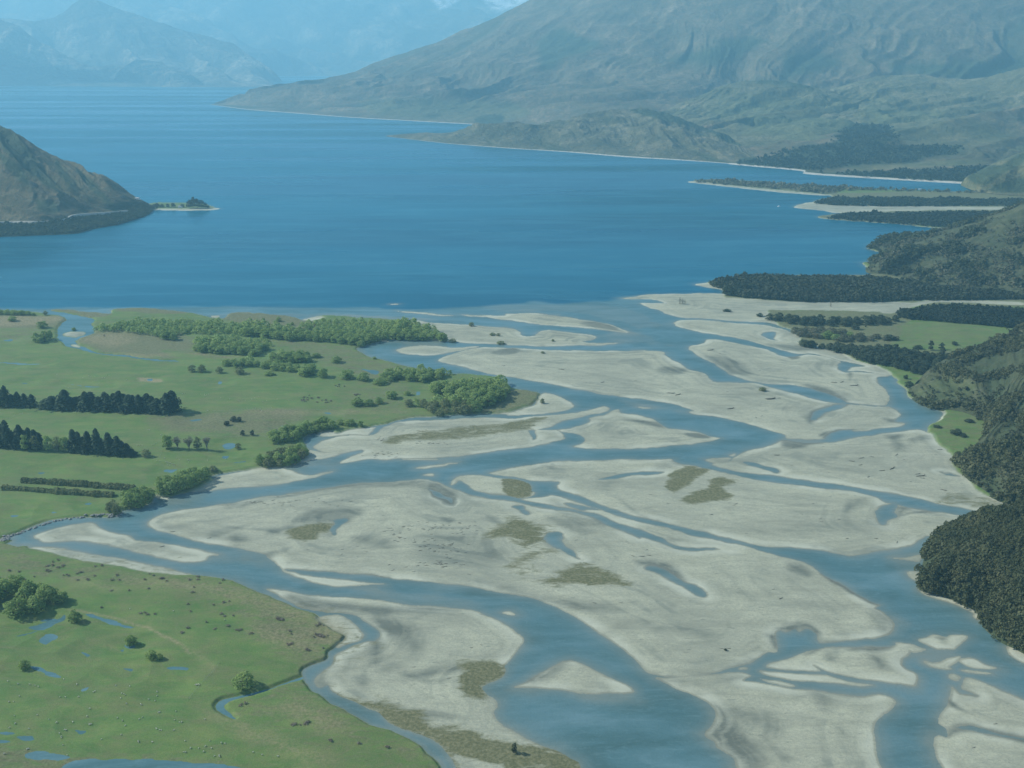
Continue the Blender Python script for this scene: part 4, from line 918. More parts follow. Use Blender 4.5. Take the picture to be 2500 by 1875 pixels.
L_WILLOW = leaf_mat('willow_leaves', (0.15, 0.225, 0.066), (0.23, 0.33, 0.10), (0.31, 0.40, 0.14), transl=.45)
L_OLIVE = leaf_mat('olive_leaves', (0.10, 0.125, 0.05), (0.16, 0.19, 0.075), (0.22, 0.24, 0.11), transl=.25)
L_BARE = leaf_mat('bare_twigs', (0.11, 0.105, 0.075), (0.17, 0.16, 0.12), (0.24, 0.225, 0.175))
L_CONIFER = leaf_mat('conifer_needles', (0.016, 0.036, 0.019), (0.026, 0.055, 0.028), (0.045, 0.080, 0.040))
L_DARK = leaf_mat('dark_bush_leaves', (0.020, 0.034, 0.019), (0.036, 0.054, 0.028), (0.068, 0.085, 0.042))
L_BUSH = leaf_mat('bush_leaves', (0.036, 0.050, 0.024), (0.078, 0.092, 0.043), (0.17, 0.17, 0.085), 0.035, transl=.3)
L_SCRUB = leaf_mat('slope_scrub_leaves', (0.036, 0.045, 0.026), (0.082, 0.092, 0.05), (0.17, 0.16, 0.10), 0.03, transl=.2)
L_FAR = leaf_mat('wood_leaves', (0.018, 0.029, 0.018), (0.034, 0.048, 0.027), (0.065, 0.075, 0.042), 0.02, transl=.25)
L_BRIAR = leaf_mat('briar_twigs', (0.15, 0.13, 0.105), (0.235, 0.20, 0.165), (0.32, 0.28, 0.235), 0.4, transl=.35)
m = MT('bark'); m.col(m.ramp(m.noise(1.5, 4), [(0.3, (0.07, 0.06, 0.045)), (0.7, (0.15, 0.135, 0.11))])); m.rough(0.9); M_BARK = m.m
m = MT('pale_bark'); m.col(m.ramp(m.noise(1.5, 4), [(0.3, (0.16, 0.15, 0.12)), (0.7, (0.28, 0.26, 0.22))])); m.rough(0.9); M_PALE = m.m

def quads(c, nrm, size, g):
    """leaf clumps: one quad per centre, facing nrm"""
    n = len(c)
    nrm = nrm / (np.linalg.norm(nrm, axis=1, keepdims=True) + 1e-6)
    r = g.normal(size=(n, 3)); t = np.cross(nrm, r); t /= np.linalg.norm(t, axis=1, keepdims=True) + 1e-6
    b = np.cross(nrm, t)
    s = size * g.uniform(0.6, 1.35, (n, 1)); s2 = s * g.uniform(0.55, 1.0, (n, 1))
    v = np.stack([c - t * s - b * s2 * .4, c + t * s * .3 - b * s2, c + t * s + b * s2 * .4, c - t * s * .3 + b * s2], 1)
    return v.reshape(-1, 3)
def crown_pts(g, n, lobes, fill=0.25):
    """lobes: (x,y,z,rx,ry,rz)"""
    L = np.array(lobes); w = (L[:, 3] * L[:, 5]); i = g.choice(len(L), n, p=w / w.sum())
    d = g.normal(size=(n, 3)); d[:, 2] = np.abs(d[:, 2]) * 0.9 + d[:, 2] * 0.25; d /= np.linalg.norm(d, axis=1, keepdims=True)
    r = np.where(g.random(n) < fill, g.uniform(0.45, 0.9, n), g.uniform(0.88, 1.08, n))[:, None]
    c = L[i, :3] + d * r * L[i, 3:6]
    keep = np.ones(n, bool)
    for k in range(len(L)):
        q = ((c - L[k, :3]) / (L[k, 3:6] * 0.78)); keep &= ~(((q ** 2).sum(1) < 1) & (i != k))
    nr = d * 0.9 + g.normal(size=(n, 3)) * 0.45
    return c[keep], nr[keep]
def cloud_mesh(name, v, mat):
    f = np.arange(len(v)).reshape(-1, 4)
    return mesh_np(name, v, f, mat)
def limb_mesh(name, segs, mat, sides=6):
    """segs: list of polylines [(x,y,z,r),...] -> tapered tubes in one mesh"""
    V = []; F = []
    for pl in segs:
        base = len(V)
        for k, (x, y, z, r) in enumerate(pl):
            a = Vector(pl[max(k - 1, 0)][:3]); b = Vector(pl[min(k + 1, len(pl) - 1)][:3]); d = (b - a).normalized()
            t = d.orthogonal().normalized(); bb = d.cross(t)
            for j in range(sides):
                an = 2 * math.pi * j / sides; p = Vector((x, y, z)) + (t * math.cos(an) + bb * math.sin(an)) * r
                V.append(p[:])
        for k in range(len(pl) - 1):
            for j in range(sides):
                F.append((base + k * sides + j, base + k * sides + (j + 1) % sides, base + (k + 1) * sides + (j + 1) % sides, base + (k + 1) * sides + j))
    me = bpy.data.meshes.new(name); me.from_pydata(V, [], F); me.materials.append(mat); me.update()
    return me
# crowns are about 2 units wide, trees about 2.2 units tall; instances are scaled in metres
def broad_tree(seed, leaf, bark, n=1500, flat=1.0, gap=0.0, ls=0.085):
    g = np.random.default_rng(seed)
    k = g.integers(6, 10)
    lobes = [(0, 0, 1.05 * flat, 0.62, 0.62, 0.62 * flat)]
    for j in range(k):
        a = 2 * math.pi * j / k + g.uniform(-.4, .4); rr = g.uniform(.38, .6); s = g.uniform(.3, .46)
        lobes.append((rr * math.cos(a), rr * math.sin(a), g.uniform(0.5, 1.3) * flat, s, s, s * g.uniform(.8, 1.1) * flat)); lobes.append((rr * 1.1 * math.cos(a + .5), rr * 1.1 * math.sin(a + .5), .34, s * .8, s * .8, .34))
    for j in range(3):
        lobes.append((g.uniform(-.3, .3), g.uniform(-.3, .3), g.uniform(1.45, 1.7) * flat, .34, .34, .3 * flat))
    if gap: lobes = [l[:3] + tuple(q * (1 - gap) for q in l[3:]) for l in lobes]
    c, nr = crown_pts(g, n, lobes, 0.3)
    crown = cloud_mesh('crown', quads(c, nr, ls, g), leaf)
    segs = [[(0, 0, -0.25, .085), (0.01, 0, .2, .065), (.03, .02, .6, .05), (0, 0, 1.1 * flat, .03)]]
    for l in lobes[1:]:
        h = g.uniform(.25, .6); segs.append([(0, 0, h, .04), (l[0] * .5, l[1] * .5, (h + l[2]) * .5 + .05, .028), (l[0], l[1], l[2], .012)])
    return crown, limb_mesh('trunk', segs, bark)
def conifer_tree(seed, n=1100, slim=1.0):
    g = np.random.default_rng(seed)
    z = g.uniform(0, 1, n) ** 0.8
    tier = np.floor(z * 11) / 11; fr = (z * 11) % 1
    rad = (1 - z) ** 0.62 * 0.62 * slim * (1.12 - 0.35 * fr) + 0.03
    a = g.uniform(0, 2 * math.pi, n); lump = 1 + 0.28 * np.sin(a * 3 + seed + tier * 9) + 0.2 * np.sin(a * 5 + tier * 40)
    r = rad * lump * np.sqrt(g.uniform(0.35, 1.0, n))
    c = np.stack([r * np.cos(a), r * np.sin(a), 0.12 + z * 2.1 - 0.12 * r], 1)
    nr = np.stack([np.cos(a) * .7, np.sin(a) * .7, np.full(n, .9)], 1) + g.normal(size=(n, 3)) * .45
    crown = cloud_mesh('crown', quads(c, nr, 0.085, g), L_CONIFER)
    segs = [[(0, 0, -0.2, .05), (0, 0, .8, .035), (0, 0, 2.15, .008)]]
    for j in range(14):
        zz = g.uniform(.2, 1.7); aa = g.uniform(0, 6.28); rr = (1 - zz / 2.2) * .5
        segs.append([(0, 0, zz, .014), (rr * math.cos(aa), rr * math.sin(aa), zz - .04, .005)])
    return crown, limb_mesh('trunk', segs, M_BARK)
def bare_tree(seed):
    g = np.random.default_rng(seed)
    segs = [[(0, 0, -.25, .07), (0, 0, .35, .055)]]; tips = []
    for j in range(9):
        a = 2 * math.pi * j / 9 + g.uniform(-.3, .3); sp = g.uniform(.15, .55)
        p1 = (sp * .4 * math.cos(a), sp * .4 * math.sin(a), g.uniform(.7, .95)); p2 = (sp * math.cos(a), sp * math.sin(a), g.uniform(1.4, 2.1))
        segs.append([(0, 0, .3, .04), p1 + (.026,), p2 + (.008,)])
        for q in range(60):
            t = g.uniform(.3, 1.05); tips.append([p1[i] * (1 - t) + p2[i] * t + g.normal() * .11 for i in range(3)])
    c = np.array(tips); nr = np.stack([c[:, 0], c[:, 1], np.full(len(c), .2)], 1) + g.normal(size=(len(c), 3)) * .8
    return cloud_mesh('crown', quads(c, nr, 0.05, g), L_BARE), limb_mesh('trunk', segs, M_PALE)
def twig_bush(seed, leaf, n=260):
    g = np.random.default_rng(seed)
    lobes = [(g.uniform(-.6, .6), g.uniform(-.45, .45), g.uniform(.15, .4), g.uniform(.3, .5), g.uniform(.3, .5), g.uniform(.2, .4)) for _ in range(5)]
    c, nr = crown_pts(g, n, lobes, .4)
    return cloud_mesh('foliage', quads(c, nr, .1, g), leaf), limb_mesh('stem', [[(0, 0, -.1, .03), (l[0] * .5, l[1] * .5, l[2] * .7, .02), (l[0], l[1], l[2], .008)] for l in lobes], M_BARK, 5)
PROTO = {}
def proto(key, name, meshes, names=('crown', 'trunk')):
    PROTO.setdefault(key, []).append((name, meshes, names))
for s in range(5): proto('willow', 'willow_tree', broad_tree(100 + s, L_WILLOW, M_BARK))
for s in range(2): proto('roundwillow', 'willow_tree', broad_tree(130 + s, L_WILLOW, M_BARK, 2400, .82, -.12, .07))
for s in range(3): proto('olive', 'willow_tree', broad_tree(150 + s, L_OLIVE, M_PALE, 1000, .95, .06))
for s in range(3): proto('conifer', 'conifer_tree', conifer_tree(200 + s))
for s in range(2): proto('slim', 'conifer_tree', conifer_tree(230 + s, 900, .7))
for s in range(3): proto('bare', 'willow_tree', bare_tree(250 + s))
for s in range(4): proto('dark', 'dark_tree', broad_tree(300 + s, L_DARK, M_BARK, 1000, .95, 0, .1))
for s in range(3): proto('scrubtree', 'shrub_tree', broad_tree(340 + s, L_SCRUB, M_BARK, 800, .85, .04, .1))
for s in range(3): proto('poplar', 'poplar_tree', broad_tree(360 + s, L_BARE, M_PALE, 700, 2.2, .12, .07))
for s in range(4): proto('briar', 'briar_bush', twig_bush(400 + s, L_BRIAR), ('foliage', 'stem'))
n_trees = 0
def plant(key, x, y, w, h=None, label='', cat='tree', group=None, z=None, rz=None, sink=0.0):
    """a tree of crown width w (m) and height h (m)"""
    global n_trees
    name, meshes, names = PROTO[key][n_trees % len(PROTO[key])]; n_trees += 1
    z = gz(x, y) if z is None else z
    e = empty(name, (x, y, z - sink), random.uniform(0, 6.28) if rz is None else rz)
    unit_h = {'conifer': 2.2, 'slim': 2.2, 'bare': 2.1, 'briar': .75, 'poplar': 4.2, 'roundwillow': 1.65}.get(key, 1.95)
    unit_w = {'conifer': 1.3, 'slim': .9, 'bare': 1.2}.get(key, 2.05)
    sx = w / unit_w; e.scale = (sx * random.uniform(.93, 1.07), sx * random.uniform(.93, 1.07), (h / unit_h) if h else sx)
    tag(e, label, cat, group)
    for me, nm in zip(meshes, names): link(nm, me, e)
    return e
def scale_at(x, y): return FPX / math.sqrt(x * x + y * y + CAM_H ** 2)      # photo pixels per metre
def plant_px(key, tile, bx, by, wz, hz, label, group=None, cat='tree'):
    """tree from survey sheet: base point, crown width and height in sheet pixels"""
    p = P('%s %f %f' % (tile, bx, by))[0]; x, y = map(float, at(p[0], p[1], 1.3))
    k = TILES[tile][2]; sc_ = scale_at(x, y) * k
    dep = math.atan2(CAM_H, y)
    w = wz / sc_; h = max(hz / sc_ - w * 0.35 * math.sin(dep), hz / sc_ * 0.6) / math.cos(dep)
    return plant(key, x, y + w * 0.12, w, h, label, cat, group)

# -------- lone trees of the near paddock
plant_px('roundwillow', 'A', 1640, 1122, 165, 110, 'round dense green willow beside the small creek in the near paddock')
plant_px('willow', 'A', 500, 672, 98, 80, 'green paddock willow just right of the big clump by flood puddles')
plant_px('willow', 'A', 880, 826, 88, 75, 'green willow with a puddle at its foot in mid paddock')
plant_px('willow', 'A', 1020, 920, 90, 58, 'low ragged willow leaning over dark debris in the paddock')
plant_px('willow', 'A', 1070, 922, 60, 40, 'small dark bush at the foot of the ragged paddock willow', cat='bush')
plant_px('willow', 'A', 162, 986, 78, 62, 'small one-sided willow at the end of a long thin puddle')
plant_px('dark', 'B', 1812, 1552, 42, 70, 'lone thin tree on the olive grass point beside the river')
clump = [(20, 520, 150, 130), (110, 470, 130, 110), (-60, 560, 150, 120), (105, 632, 165, 120), (225, 612, 150, 110), (300, 548, 150, 120), (395, 545, 115, 80), (195, 520, 140, 120), (270, 500, 110, 90), (-50, 470, 150, 110), (340, 520, 110, 80), (430, 530, 60, 60), (160, 560, 130, 110), (-160, 600, 150, 120)]
for b in clump: plant_px('willow', 'A', b[0], b[1], b[2], b[3], 'bushy green willow of the dense clump at the left edge of the near paddock', 'willows of the near paddock clump')

# -------- lone trees of the far paddocks
plant_px('olive', 'E', 985, 1083, 72, 58, 'brownish tree at the right end of the lower conifer belt')
plant_px('willow', 'E', 1125, 1028, 78, 100, 'greenest and leftmost willow of the half bare paddock row')
plant_px('bare', 'E', 1197, 1030, 72, 90, 'bare grey willow second from left in the paddock row')
plant_px('bare', 'E', 1275, 1032, 66, 90, 'bare pale willow in the middle of the paddock row')
plant_px('olive', 'E', 1332, 1032, 66, 88, 'half leafed willow between two bare ones in the paddock row')
plant_px('bare', 'E', 1395, 1034, 66, 95, 'tallest bare willow at the right end of the paddock row')
plant_px('olive', 'E', 1607, 1026, 50, 52, 'small brown tree beside the bright paddock puddle')
plant_px('dark', 'E', 1637, 938, 36, 42, 'small dark tree, left one of the pair below the brown field')
plant_px('dark', 'E', 1703, 938, 38, 40, 'small dark tree, right one of the pair below the brown field')
plant_px('dark', 'E', 1575, 843, 48, 40, 'left dark tree of the touching pair on the brown field')
plant_px('dark', 'E', 1612, 845, 42, 38, 'right dark tree of the touching pair on the brown field')
plant_px('dark', 'E', 1530, 870, 42, 35, 'dark single tree below the touching pair on the brown field')
plant_px('olive', 'E', 1295, 508, 62, 55, 'leftmost brownish tree of the four in line on the upper pasture')
plant_px('olive', 'E', 1360, 510, 66, 55, 'second brownish tree of the line on the upper pasture')
plant_px('olive', 'E', 1482, 516, 62, 50, 'third brownish tree of the line on the upper pasture')
plant_px('olive', 'E', 1620, 522, 76, 55, 'widest brownish tree of the line on the upper pasture')
plant_px('willow', 'E', 1812, 530, 82, 34, 'low wide bush right of the pasture tree line', cat='bush')
plant_px('willow', 'E', 280, 212, 78, 48, 'single willow on the brown flat beside the creek mouth')
for b in ((245, 305, 66, 60), (300, 300, 90, 72), (335, 285, 50, 60), (270, 312, 60, 45)): plant_px('willow', 'E', b[0], b[1], b[2], b[3], 'green willow of the small clump on the creek bank', 'willows of the creek bank clump')
plant_px('willow', 'E', 80, 166, 66, 38, 'green bush on the brown flat near the left photo edge', cat='bush')
for b in ((0, 120, 60, 34), (45, 122, 56, 36), (95, 124, 60, 36), (145, 124, 56, 34), (190, 124, 50, 30), (225, 126, 34, 20)): plant_px('willow', 'E', b[0], b[1], b[2], b[3], 'green tree of the short row on the lake edge', 'trees of the lake edge row')
plant_px('olive', 'E', 305, 124, 40, 32, 'olive bush on the sand spit at the creek mouth', cat='bush')
plant_px('willow', 'E', 495, 222, 38, 22, 'tiny green bush standing in the creek', cat='bush')
plant_px('willow', 'E', 1778, 166, 30, 24, 'small round bush on the tan lake beach', cat='bush')
plant_px('willow', 'E', 1880, 168, 44, 34, 'larger round bush on the tan lake beach', cat='bush')
plant_px('willow', 'E', 1972, 192, 30, 22, 'green shrub at the inner edge of the lake beach', cat='bush')
# -------- conifer belts
xs = np.linspace(310, 1165, 27)
hs = [90, 105, 85, 110, 150, 100, 95, 118, 165, 140, 120, 125, 155, 140, 165, 160, 150, 160, 150, 145, 135, 165, 160, 120, 130, 170, 180]
for i, x in enumerate(xs): plant_px('conifer', 'E', x + random.uniform(-8, 8), 750 + (x - 290) * .04 + random.uniform(-8, 6), 100 + random.uniform(-12, 26), hs[i] * random.uniform(.68, .86), 'dark conifer in the long upper shelter belt', 'conifers of the upper shelter belt')
for x, h in ((5, 115), (40, 130), (80, 80), (120, 95), (165, 85), (215, 80)): plant_px('conifer', 'E', x, 742, 72, h, 'conifer in the short belt at the left photo edge', 'conifers of the short left belt')
for x, h in ((-30, 160), (15, 165), (50, 190), (85, 120), (140, 165), (200, 150), (235, 140), (265, 120), (120, 140), (175, 130)): plant_px('slim' if h > 150 else 'conifer', 'E', x, 1016 + x * .05, 82, h * .88, 'tall conifer in the left end of the lower shelter belt', 'conifers at the left end of the lower belt')
for i, x in enumerate((175, 240, 325, 385, 440)): plant_px('olive' if i % 2 else 'willow', 'E', x, 1032 + x * .03, 72, 105, 'bright green broadleaf tree in front of the lower conifer belt', 'broadleaf trees in the lower belt')
for x, h in ((500, 165), (530, 150), (565, 120), (595, 160), (630, 105), (660, 185), (700, 110), (738, 165), (765, 120), (795, 145), (825, 115), (855, 100), (885, 60), (550, 100), (680, 120)): plant_px('slim' if h > 140 else 'conifer', 'E', x, 1036 + (x - 400) * .085, 82, h * .86, 'pointed conifer in the right half of the lower shelter belt', 'conifers of the right half of the lower belt')
# -------- willows along the river bank
for b in ((1090, 1330, 110, 100), (1150, 1335, 105, 95), (1200, 1310, 110, 110), (1260, 1300, 110, 110), (1310, 1275, 105, 100), (1360, 1245, 100, 95), (1390, 1215, 70, 70), (1130, 1270, 100, 70), (1230, 1240, 100, 75), (1300, 1215, 100, 70), (1080, 1300, 60, 90)): plant_px('willow', 'E', b[0], b[1], b[2], b[3], 'tall willow of the dense bank clump shading the river gravel', 'willows of the long bank clump')
for b in ((865, 1420, 110, 100), (930, 1418, 100, 105), (985, 1395, 105, 100), (1015, 1365, 70, 80), (900, 1365, 100, 80), (960, 1350, 90, 75), (850, 1385, 80, 80)): plant_px('willow', 'E', b[0], b[1], b[2], b[3], 'rounded bright willow of the clump at the river bend', 'willows of the river bend clump')
for b in ((740, 1455, 70, 70), (785, 1465, 75, 85), (760, 1425, 70, 60)): plant_px('olive', 'E', b[0], b[1], b[2], b[3], 'olive willow of the small clump over the rock lined bank', 'olive willows above the rocks')
plant_px('olive', 'E', 1435, 1180, 80, 45, 'bare greyish thicket bush beside the paddock corner', cat='bush')
plant_px('dark', 'E', 1795, 1130, 60, 42, 'dark small tree at the corner of the bank grove')

def scatter_px(poly, spacing, seed, maxn=400, zz=1.3):
    """points at least spacing metres apart inside a surveyed outline"""
    p = P(poly); X, Y = at(p[:, 0], p[:, 1], zz); w = np.stack([X, Y], 1)
    g = np.random.default_rng(seed); out = []
    x0, x1, y0, y1 = X.min(), X.max(), Y.min(), Y.max()
    c = g.uniform([x0, y0], [x1, y1], (30000, 2)); c = c[inside_poly(c[:, 0], c[:, 1], w)]
    for q in c:
        if all((q[0] - o[0]) ** 2 + (q[1] - o[1]) ** 2 > spacing ** 2 for o in out):
            out.append(q)
            if len(out) >= maxn: break
    return out
WOODS = []
def grove(key, poly, spacing, w, h, label, group, seed, maxn=400, alt=None, fill=0.0):
    pts = sorted(scatter_px(poly, spacing, seed, 700), key=lambda q: q[1])
    for i, q in enumerate(pts):
        s = random.uniform(.8, 1.2)
        if i < maxn:
            k = key if (alt is None or random.random() > .18) else alt
            plant(k, float(q[0]), float(q[1]), w * s, h * s * .86, label, 'tree', group)
        else: WOODS.append((float(q[0]), float(q[1]), gz(float(q[0]), float(q[1]))))
grove('willow', 'E 640 222 800 195 1000 170 1250 175 1450 195 1700 200 2000 225 F 390 215 450 180 700 172 900 180 1100 195 1200 210 1290 240 1330 292 1100 286 950 284 850 306 800 334 730 327 560 307 440 299 200 292 90 270 E 1600 260 1500 254 1300 249 1200 250 1180 292 1130 292 1060 264 900 247 850 232 700 232', 9.0, 17, 13, 'pale green willow of the long grove beside the lake', 'willows of the long lakeside grove', 11, 75)
grove('willow', 'E 1320 310 1400 290 1500 290 1620 300 1740 290 1820 300 1830 335 1720 402 1600 387 1450 384 1330 374', 9, 16, 12, 'green willow of the grove inside the rough grass', 'willows of the inner grove', 12, 22)
grove('willow', 'E 1500 464 1700 455 1800 462 1990 480 2110 500 2110 537 1990 512 1800 484 1620 478', 9, 15, 10, 'green willow of the thin line above the pasture', 'willows of the thin line above the pasture', 13, 22)
grove('willow', 'E 1840 430 1900 395 2060 395 2085 442 1950 444', 9, 16, 12, 'green willow of the compact grove in the rough grass', 'willows of the compact grove', 14, 12)
grove('willow', 'F 1030 515 1180 490 1330 510 1385 520 1290 562 1200 574 1100 564 960 569 900 545', 9, 15, 11, 'green willow of the grove beside the upper river bend', 'willows of the upper river bend grove', 15, 18)
grove('willow', 'F 1240 650 1400 600 1600 580 1740 590 1768 650 1700 720 1630 750 1550 778 1450 700 1300 655', 9.5, 19, 15, 'big rounded willow of the river point grove', 'willows of the river point grove', 16, 32)
grove('olive', 'F 1090 722 1230 745 1300 710 1480 700 1560 775 1300 800 1220 792 1225 750 1070 735', 9, 14, 11, 'greyish half bare willow at the front of the river point grove', 'half bare willows of the river point grove', 17, 16)
grove('willow', 'F 160 968 250 925 330 915 450 875 560 862 590 887 500 907 380 937 320 974 200 990', 7.5, 14, 11, 'green willow of the bank grove at the upper creek mouth', 'willows of the upper bank grove', 18, 26)
grove('willow', 'F 190 1085 300 1045 400 1055 392 1087 300 1134 200 1149 80 1134 110 1115', 7.5, 13, 11, 'olive willow of the bank grove hanging over the gravel edge', 'willows of the lower bank grove', 19, 22, 'olive')
sc_tr = [(610, 446, 84, 50, 'round bush alone in the rough grass above the pasture'), (520, 546, 90, 70, 'willow at the right end of the pasture tree line'), (400, 535, 120, 75, 'large dark green willow at the pasture corner'), (682, 555, 115, 70, 'dark spreading tree between the pasture and the river grass'),
         (790, 565, 110, 60, 'pale willow beside the dark spreading tree'), (905, 592, 120, 52, 'low wide willow thicket in the meadow centre'), (960, 560, 80, 55, 'willow just above the low meadow thicket'), (985, 688, 100, 62, 'dark round tree casting a shadow on the meadow'),
         (750, 735, 110, 60, 'olive thicket left of the meadow clearing'), (830, 735, 90, 52, 'green thicket in the meadow clearing'), (900, 722, 70, 50, 'small willow right of the meadow thickets'), (1090, 660, 60, 34, 'small pale bush by the meadow puddle'),
         (475, 412, 66, 36, 'small round bush near the compact grove'), (870, 420, 34, 18, 'tiny bush on the river bank grass'), (700, 868, 100, 50, 'green bush pair behind the upper sand strip'), (640, 862, 70, 40, 'olive bush left of the upper sand strip'), (775, 875, 50, 42, 'upright green bush at the start of the sand strip'),
         (1190, 572, 80, 60, 'rounded willow standing apart by the river grove'), (40, 402, 60, 34, 'round bush below the inner grove')]
for b in sc_tr: plant_px('willow', 'F', b[0], b[1], b[2], b[3], b[4])
for b in ((1524, 195, 50, 32, 'brown leafless bush in the shallow delta water'), (1665, 258, 56, 24, 'brown bush left of the pair on the delta bar'), (1706, 262, 36, 24, 'brown bush right of the pair on the delta bar'), (1722, 315, 70, 28, 'green grey bush at the lower edge of the delta bar'), (1395, 302, 66, 32, 'grey leafless thicket at the tip of the lakeside grove'), (1340, 298, 40, 46, 'grey bush against the end of the lakeside grove'), (2003, 715, 40, 40, 'grey bush on the white sand point')):
    plant_px('olive', 'F', b[0], b[1], b[2], b[3], b[4], cat='bush')
for b in ((415, 298, 26, 20, 'small brown bush on the right of the delta bar'), (345, 378, 34, 18, 'low brown bush on the edge of the middle bar'), (1830, 632, 56, 32, 'grey bush on the middle gravel bar')): plant_px('olive', 'G', b[0], b[1], b[2], b[3], b[4], cat='bush')
for b in ((1272, 46, 26, 50, 'left brown poplar of the group on the far gravel flat'), (1290, 46, 24, 40, 'middle brown poplar of the group on the far gravel flat'), (1304, 44, 20, 32, 'right brown poplar of the group on the far gravel flat')): plant_px('poplar', 'G', b[0], b[1], b[2], b[3], b[4])
plant_px('poplar', 'H', 907, 66, 20, 50, 'single brown poplar at the foot of the dark wood')
plant_px('dark', 'G', 1590, 98, 56, 22, 'dark oval bush alone on the far gravel flat', cat='bush')
plant_px('dark', 'H', 430, 130, 56, 26, 'dark bush at the tip of the terrace wood', cat='bush')
plant_px('dark', 'C', 1580, 862, 22, 18, 'small dark bush on the large central bar', cat='bush')

# -------- terrace wood on the right bank
grove('dark', 'H 480 150 620 150 720 165 900 168 1000 172 1200 160 1380 165 1300 185 1000 198 750 200 580 172', 12, 16, 12, 'dark native tree along the upper edge of the terrace wood', 'dark trees of the upper terrace wood', 21, 60)
grove('scrubtree', 'H 640 222 800 222 1000 250 1200 275 1340 290 1200 305 1000 305 830 290 700 262', 12, 16, 9, 'grey green shrub tree in the middle of the terrace wood', 'shrub trees of the terrace wood', 22, 60, 'willow')
grove('dark', 'H 700 328 900 340 1050 360 1300 360 1500 390 1640 420 1800 410 1700 450 1650 470 1400 478 1200 458 1100 425 1040 390 850 350', 9.5, 15, 12, 'dark native tree in the lower terrace wood by the gravel', 'dark trees of the lower terrace wood', 23, 130)
grove('dark', 'H 1310 480 1500 490 1700 490 1850 440 1900 480 1700 545 1560 540 1440 510', 9, 13, 11, 'dark tree at the foot of the bush slope', 'dark trees below the bush slope', 24, 60)
for b in ((1582, 360, 40, 66, 'tall dark tree, left of three on the terrace grass'), (1656, 356, 40, 46, 'dark tree, upper of two on the terrace grass'), (1664, 392, 46, 48, 'dark tree, lower of two on the terrace grass'), (1500, 352, 60, 30, 'dark bush at the upper edge of the terrace wood'), (1745, 325, 46, 26, 'small bush far right on the terrace grass'), (1073, 222, 60, 46, 'rounded dark tree behind the terrace shrubs'), (1310, 290, 90, 40, 'dark bush pair at the right end of the terrace shrubs'),
          (1143, 205, 12, 12, 'tiny bush alone on the upper terrace grass'), (1415, 555, 36, 30, 'dark bush on the narrow bank grass'), (745, 328, 110, 48, 'wide dark bush on the gravel beside the wood'), (1845, 848, 70, 24, 'dark bush in the upper part of the bank meadow'), (1630, 884, 56, 22, 'low bush at the left of the bank meadow'), (1760, 930, 90, 40, 'dark spreading bush in the middle of the bank meadow'), (1800, 945, 60, 24, 'low bush touching the spreading meadow bush'), (1440, 615, 70, 50, 'dark bush where the slope meets the river')):
    plant_px('dark', 'H', b[0], b[1], b[2], b[3], b[4], cat='bush' if 'bush' in b[4] else 'tree')
plant_px('dark', 'L', 205, 545, 40, 80, 'tall tree standing above the tip of the dark wood')
for i, b in enumerate(((200, 610, 60, 70), (235, 615, 60, 75), (275, 600, 60, 70), (330, 585, 70, 65), (370, 580, 60, 60))): plant_px('dark', 'L', b[0], b[1], b[2], b[3], 'tall dark tree at the near corner of the peninsula wood', 'tall trees at the corner of the peninsula wood')

# -------- forests that read as one mass
def template(n, seed, conic=False):
    g = np.random.default_rng(seed)
    lobes = [(0, 0, .55, .5, .5, .5), (.35, .1, .4, .32, .32, .34), (-.3, .22, .42, .34, .34, .32), (-.05, -.38, .38, .32, .32, .3), (.1, .1, .85, .3, .3, .32)]
    c, nr = crown_pts(g, n * 2, lobes, .12)
    c, nr = c[:n], nr[:n]
    return quads(c, nr, 0.85 / math.sqrt(n) * 1.35, g).reshape(-1, 4, 3)
def forest(name, label, pts, size, n, mat, seed, zs=1.0):
    g = np.random.default_rng(seed); T = [template(n, seed + k) for k in range(4)]
    pts = np.asarray(pts); V = []
    for k in range(4):
        p = pts[k::4]; m_ = len(p)
        a = g.uniform(0, 6.28, m_); s = size * g.uniform(.75, 1.25, m_) * (1 + .45 * fbm(p[:, 0] / (size * 7), p[:, 1] / (size * 7), 2, 9)); sz = s * g.uniform(.75, 1.15, m_) * zs
        t = T[k].reshape(-1, 3)
        x = (np.cos(a)[:, None] * t[None, :, 0] - np.sin(a)[:, None] * t[None, :, 1]) * s[:, None] + p[:, 0:1]
        y = (np.sin(a)[:, None] * t[None, :, 0] + np.cos(a)[:, None] * t[None, :, 1]) * s[:, None] + p[:, 1:2]
        z = t[None, :, 2] * sz[:, None] + p[:, 2:3] - 0.1 * size
        V.append(np.stack([x, y, z], -1).reshape(-1, 3))
    o = link(name, cloud_mesh(name, np.concatenate(V), mat))
    tag(o, label, 'forest', kind='stuff'); return o
def flat_pts(poly, n, seed, z=None):
    p = P(poly); X, Y = at(p[:, 0], p[:, 1], 2.0); w = np.stack([X, Y], 1)
    g = np.random.default_rng(seed); out = np.zeros((0, 2))
    while len(out) < n:
        c = g.uniform([X.min(), Y.min()], [X.max(), Y.max()], (n * 3, 2)); out = np.concatenate([out, c[inside_poly(c[:, 0], c[:, 1], w)]])
    out = out[:n]
    zz = np.array([gz(a, b) for a, b in out]) if z is None else np.full(n, z)
    return np.column_stack([out, zz])
forest('willow_wood', 'pale green willow wood filling the groves between the lake and the river', WOODS, 10.5, 130, L_WILLOW, 480, .88)
print('woods', len(WOODS))
pts3 = hill_points('bush_bluff', 20000, vmax=1.5, seed=1)
vis = fbm(pts3[:, 0] / 22, pts3[:, 1] / 22, 3, 77)
forest('bush', 'dense dark native bush covering the bluff above the river', pts3[vis > -0.42], 4.0, 52, L_BUSH, 500)
pts2 = hill_points('bush_slope.001', 15000, vmax=1.3, seed=2)
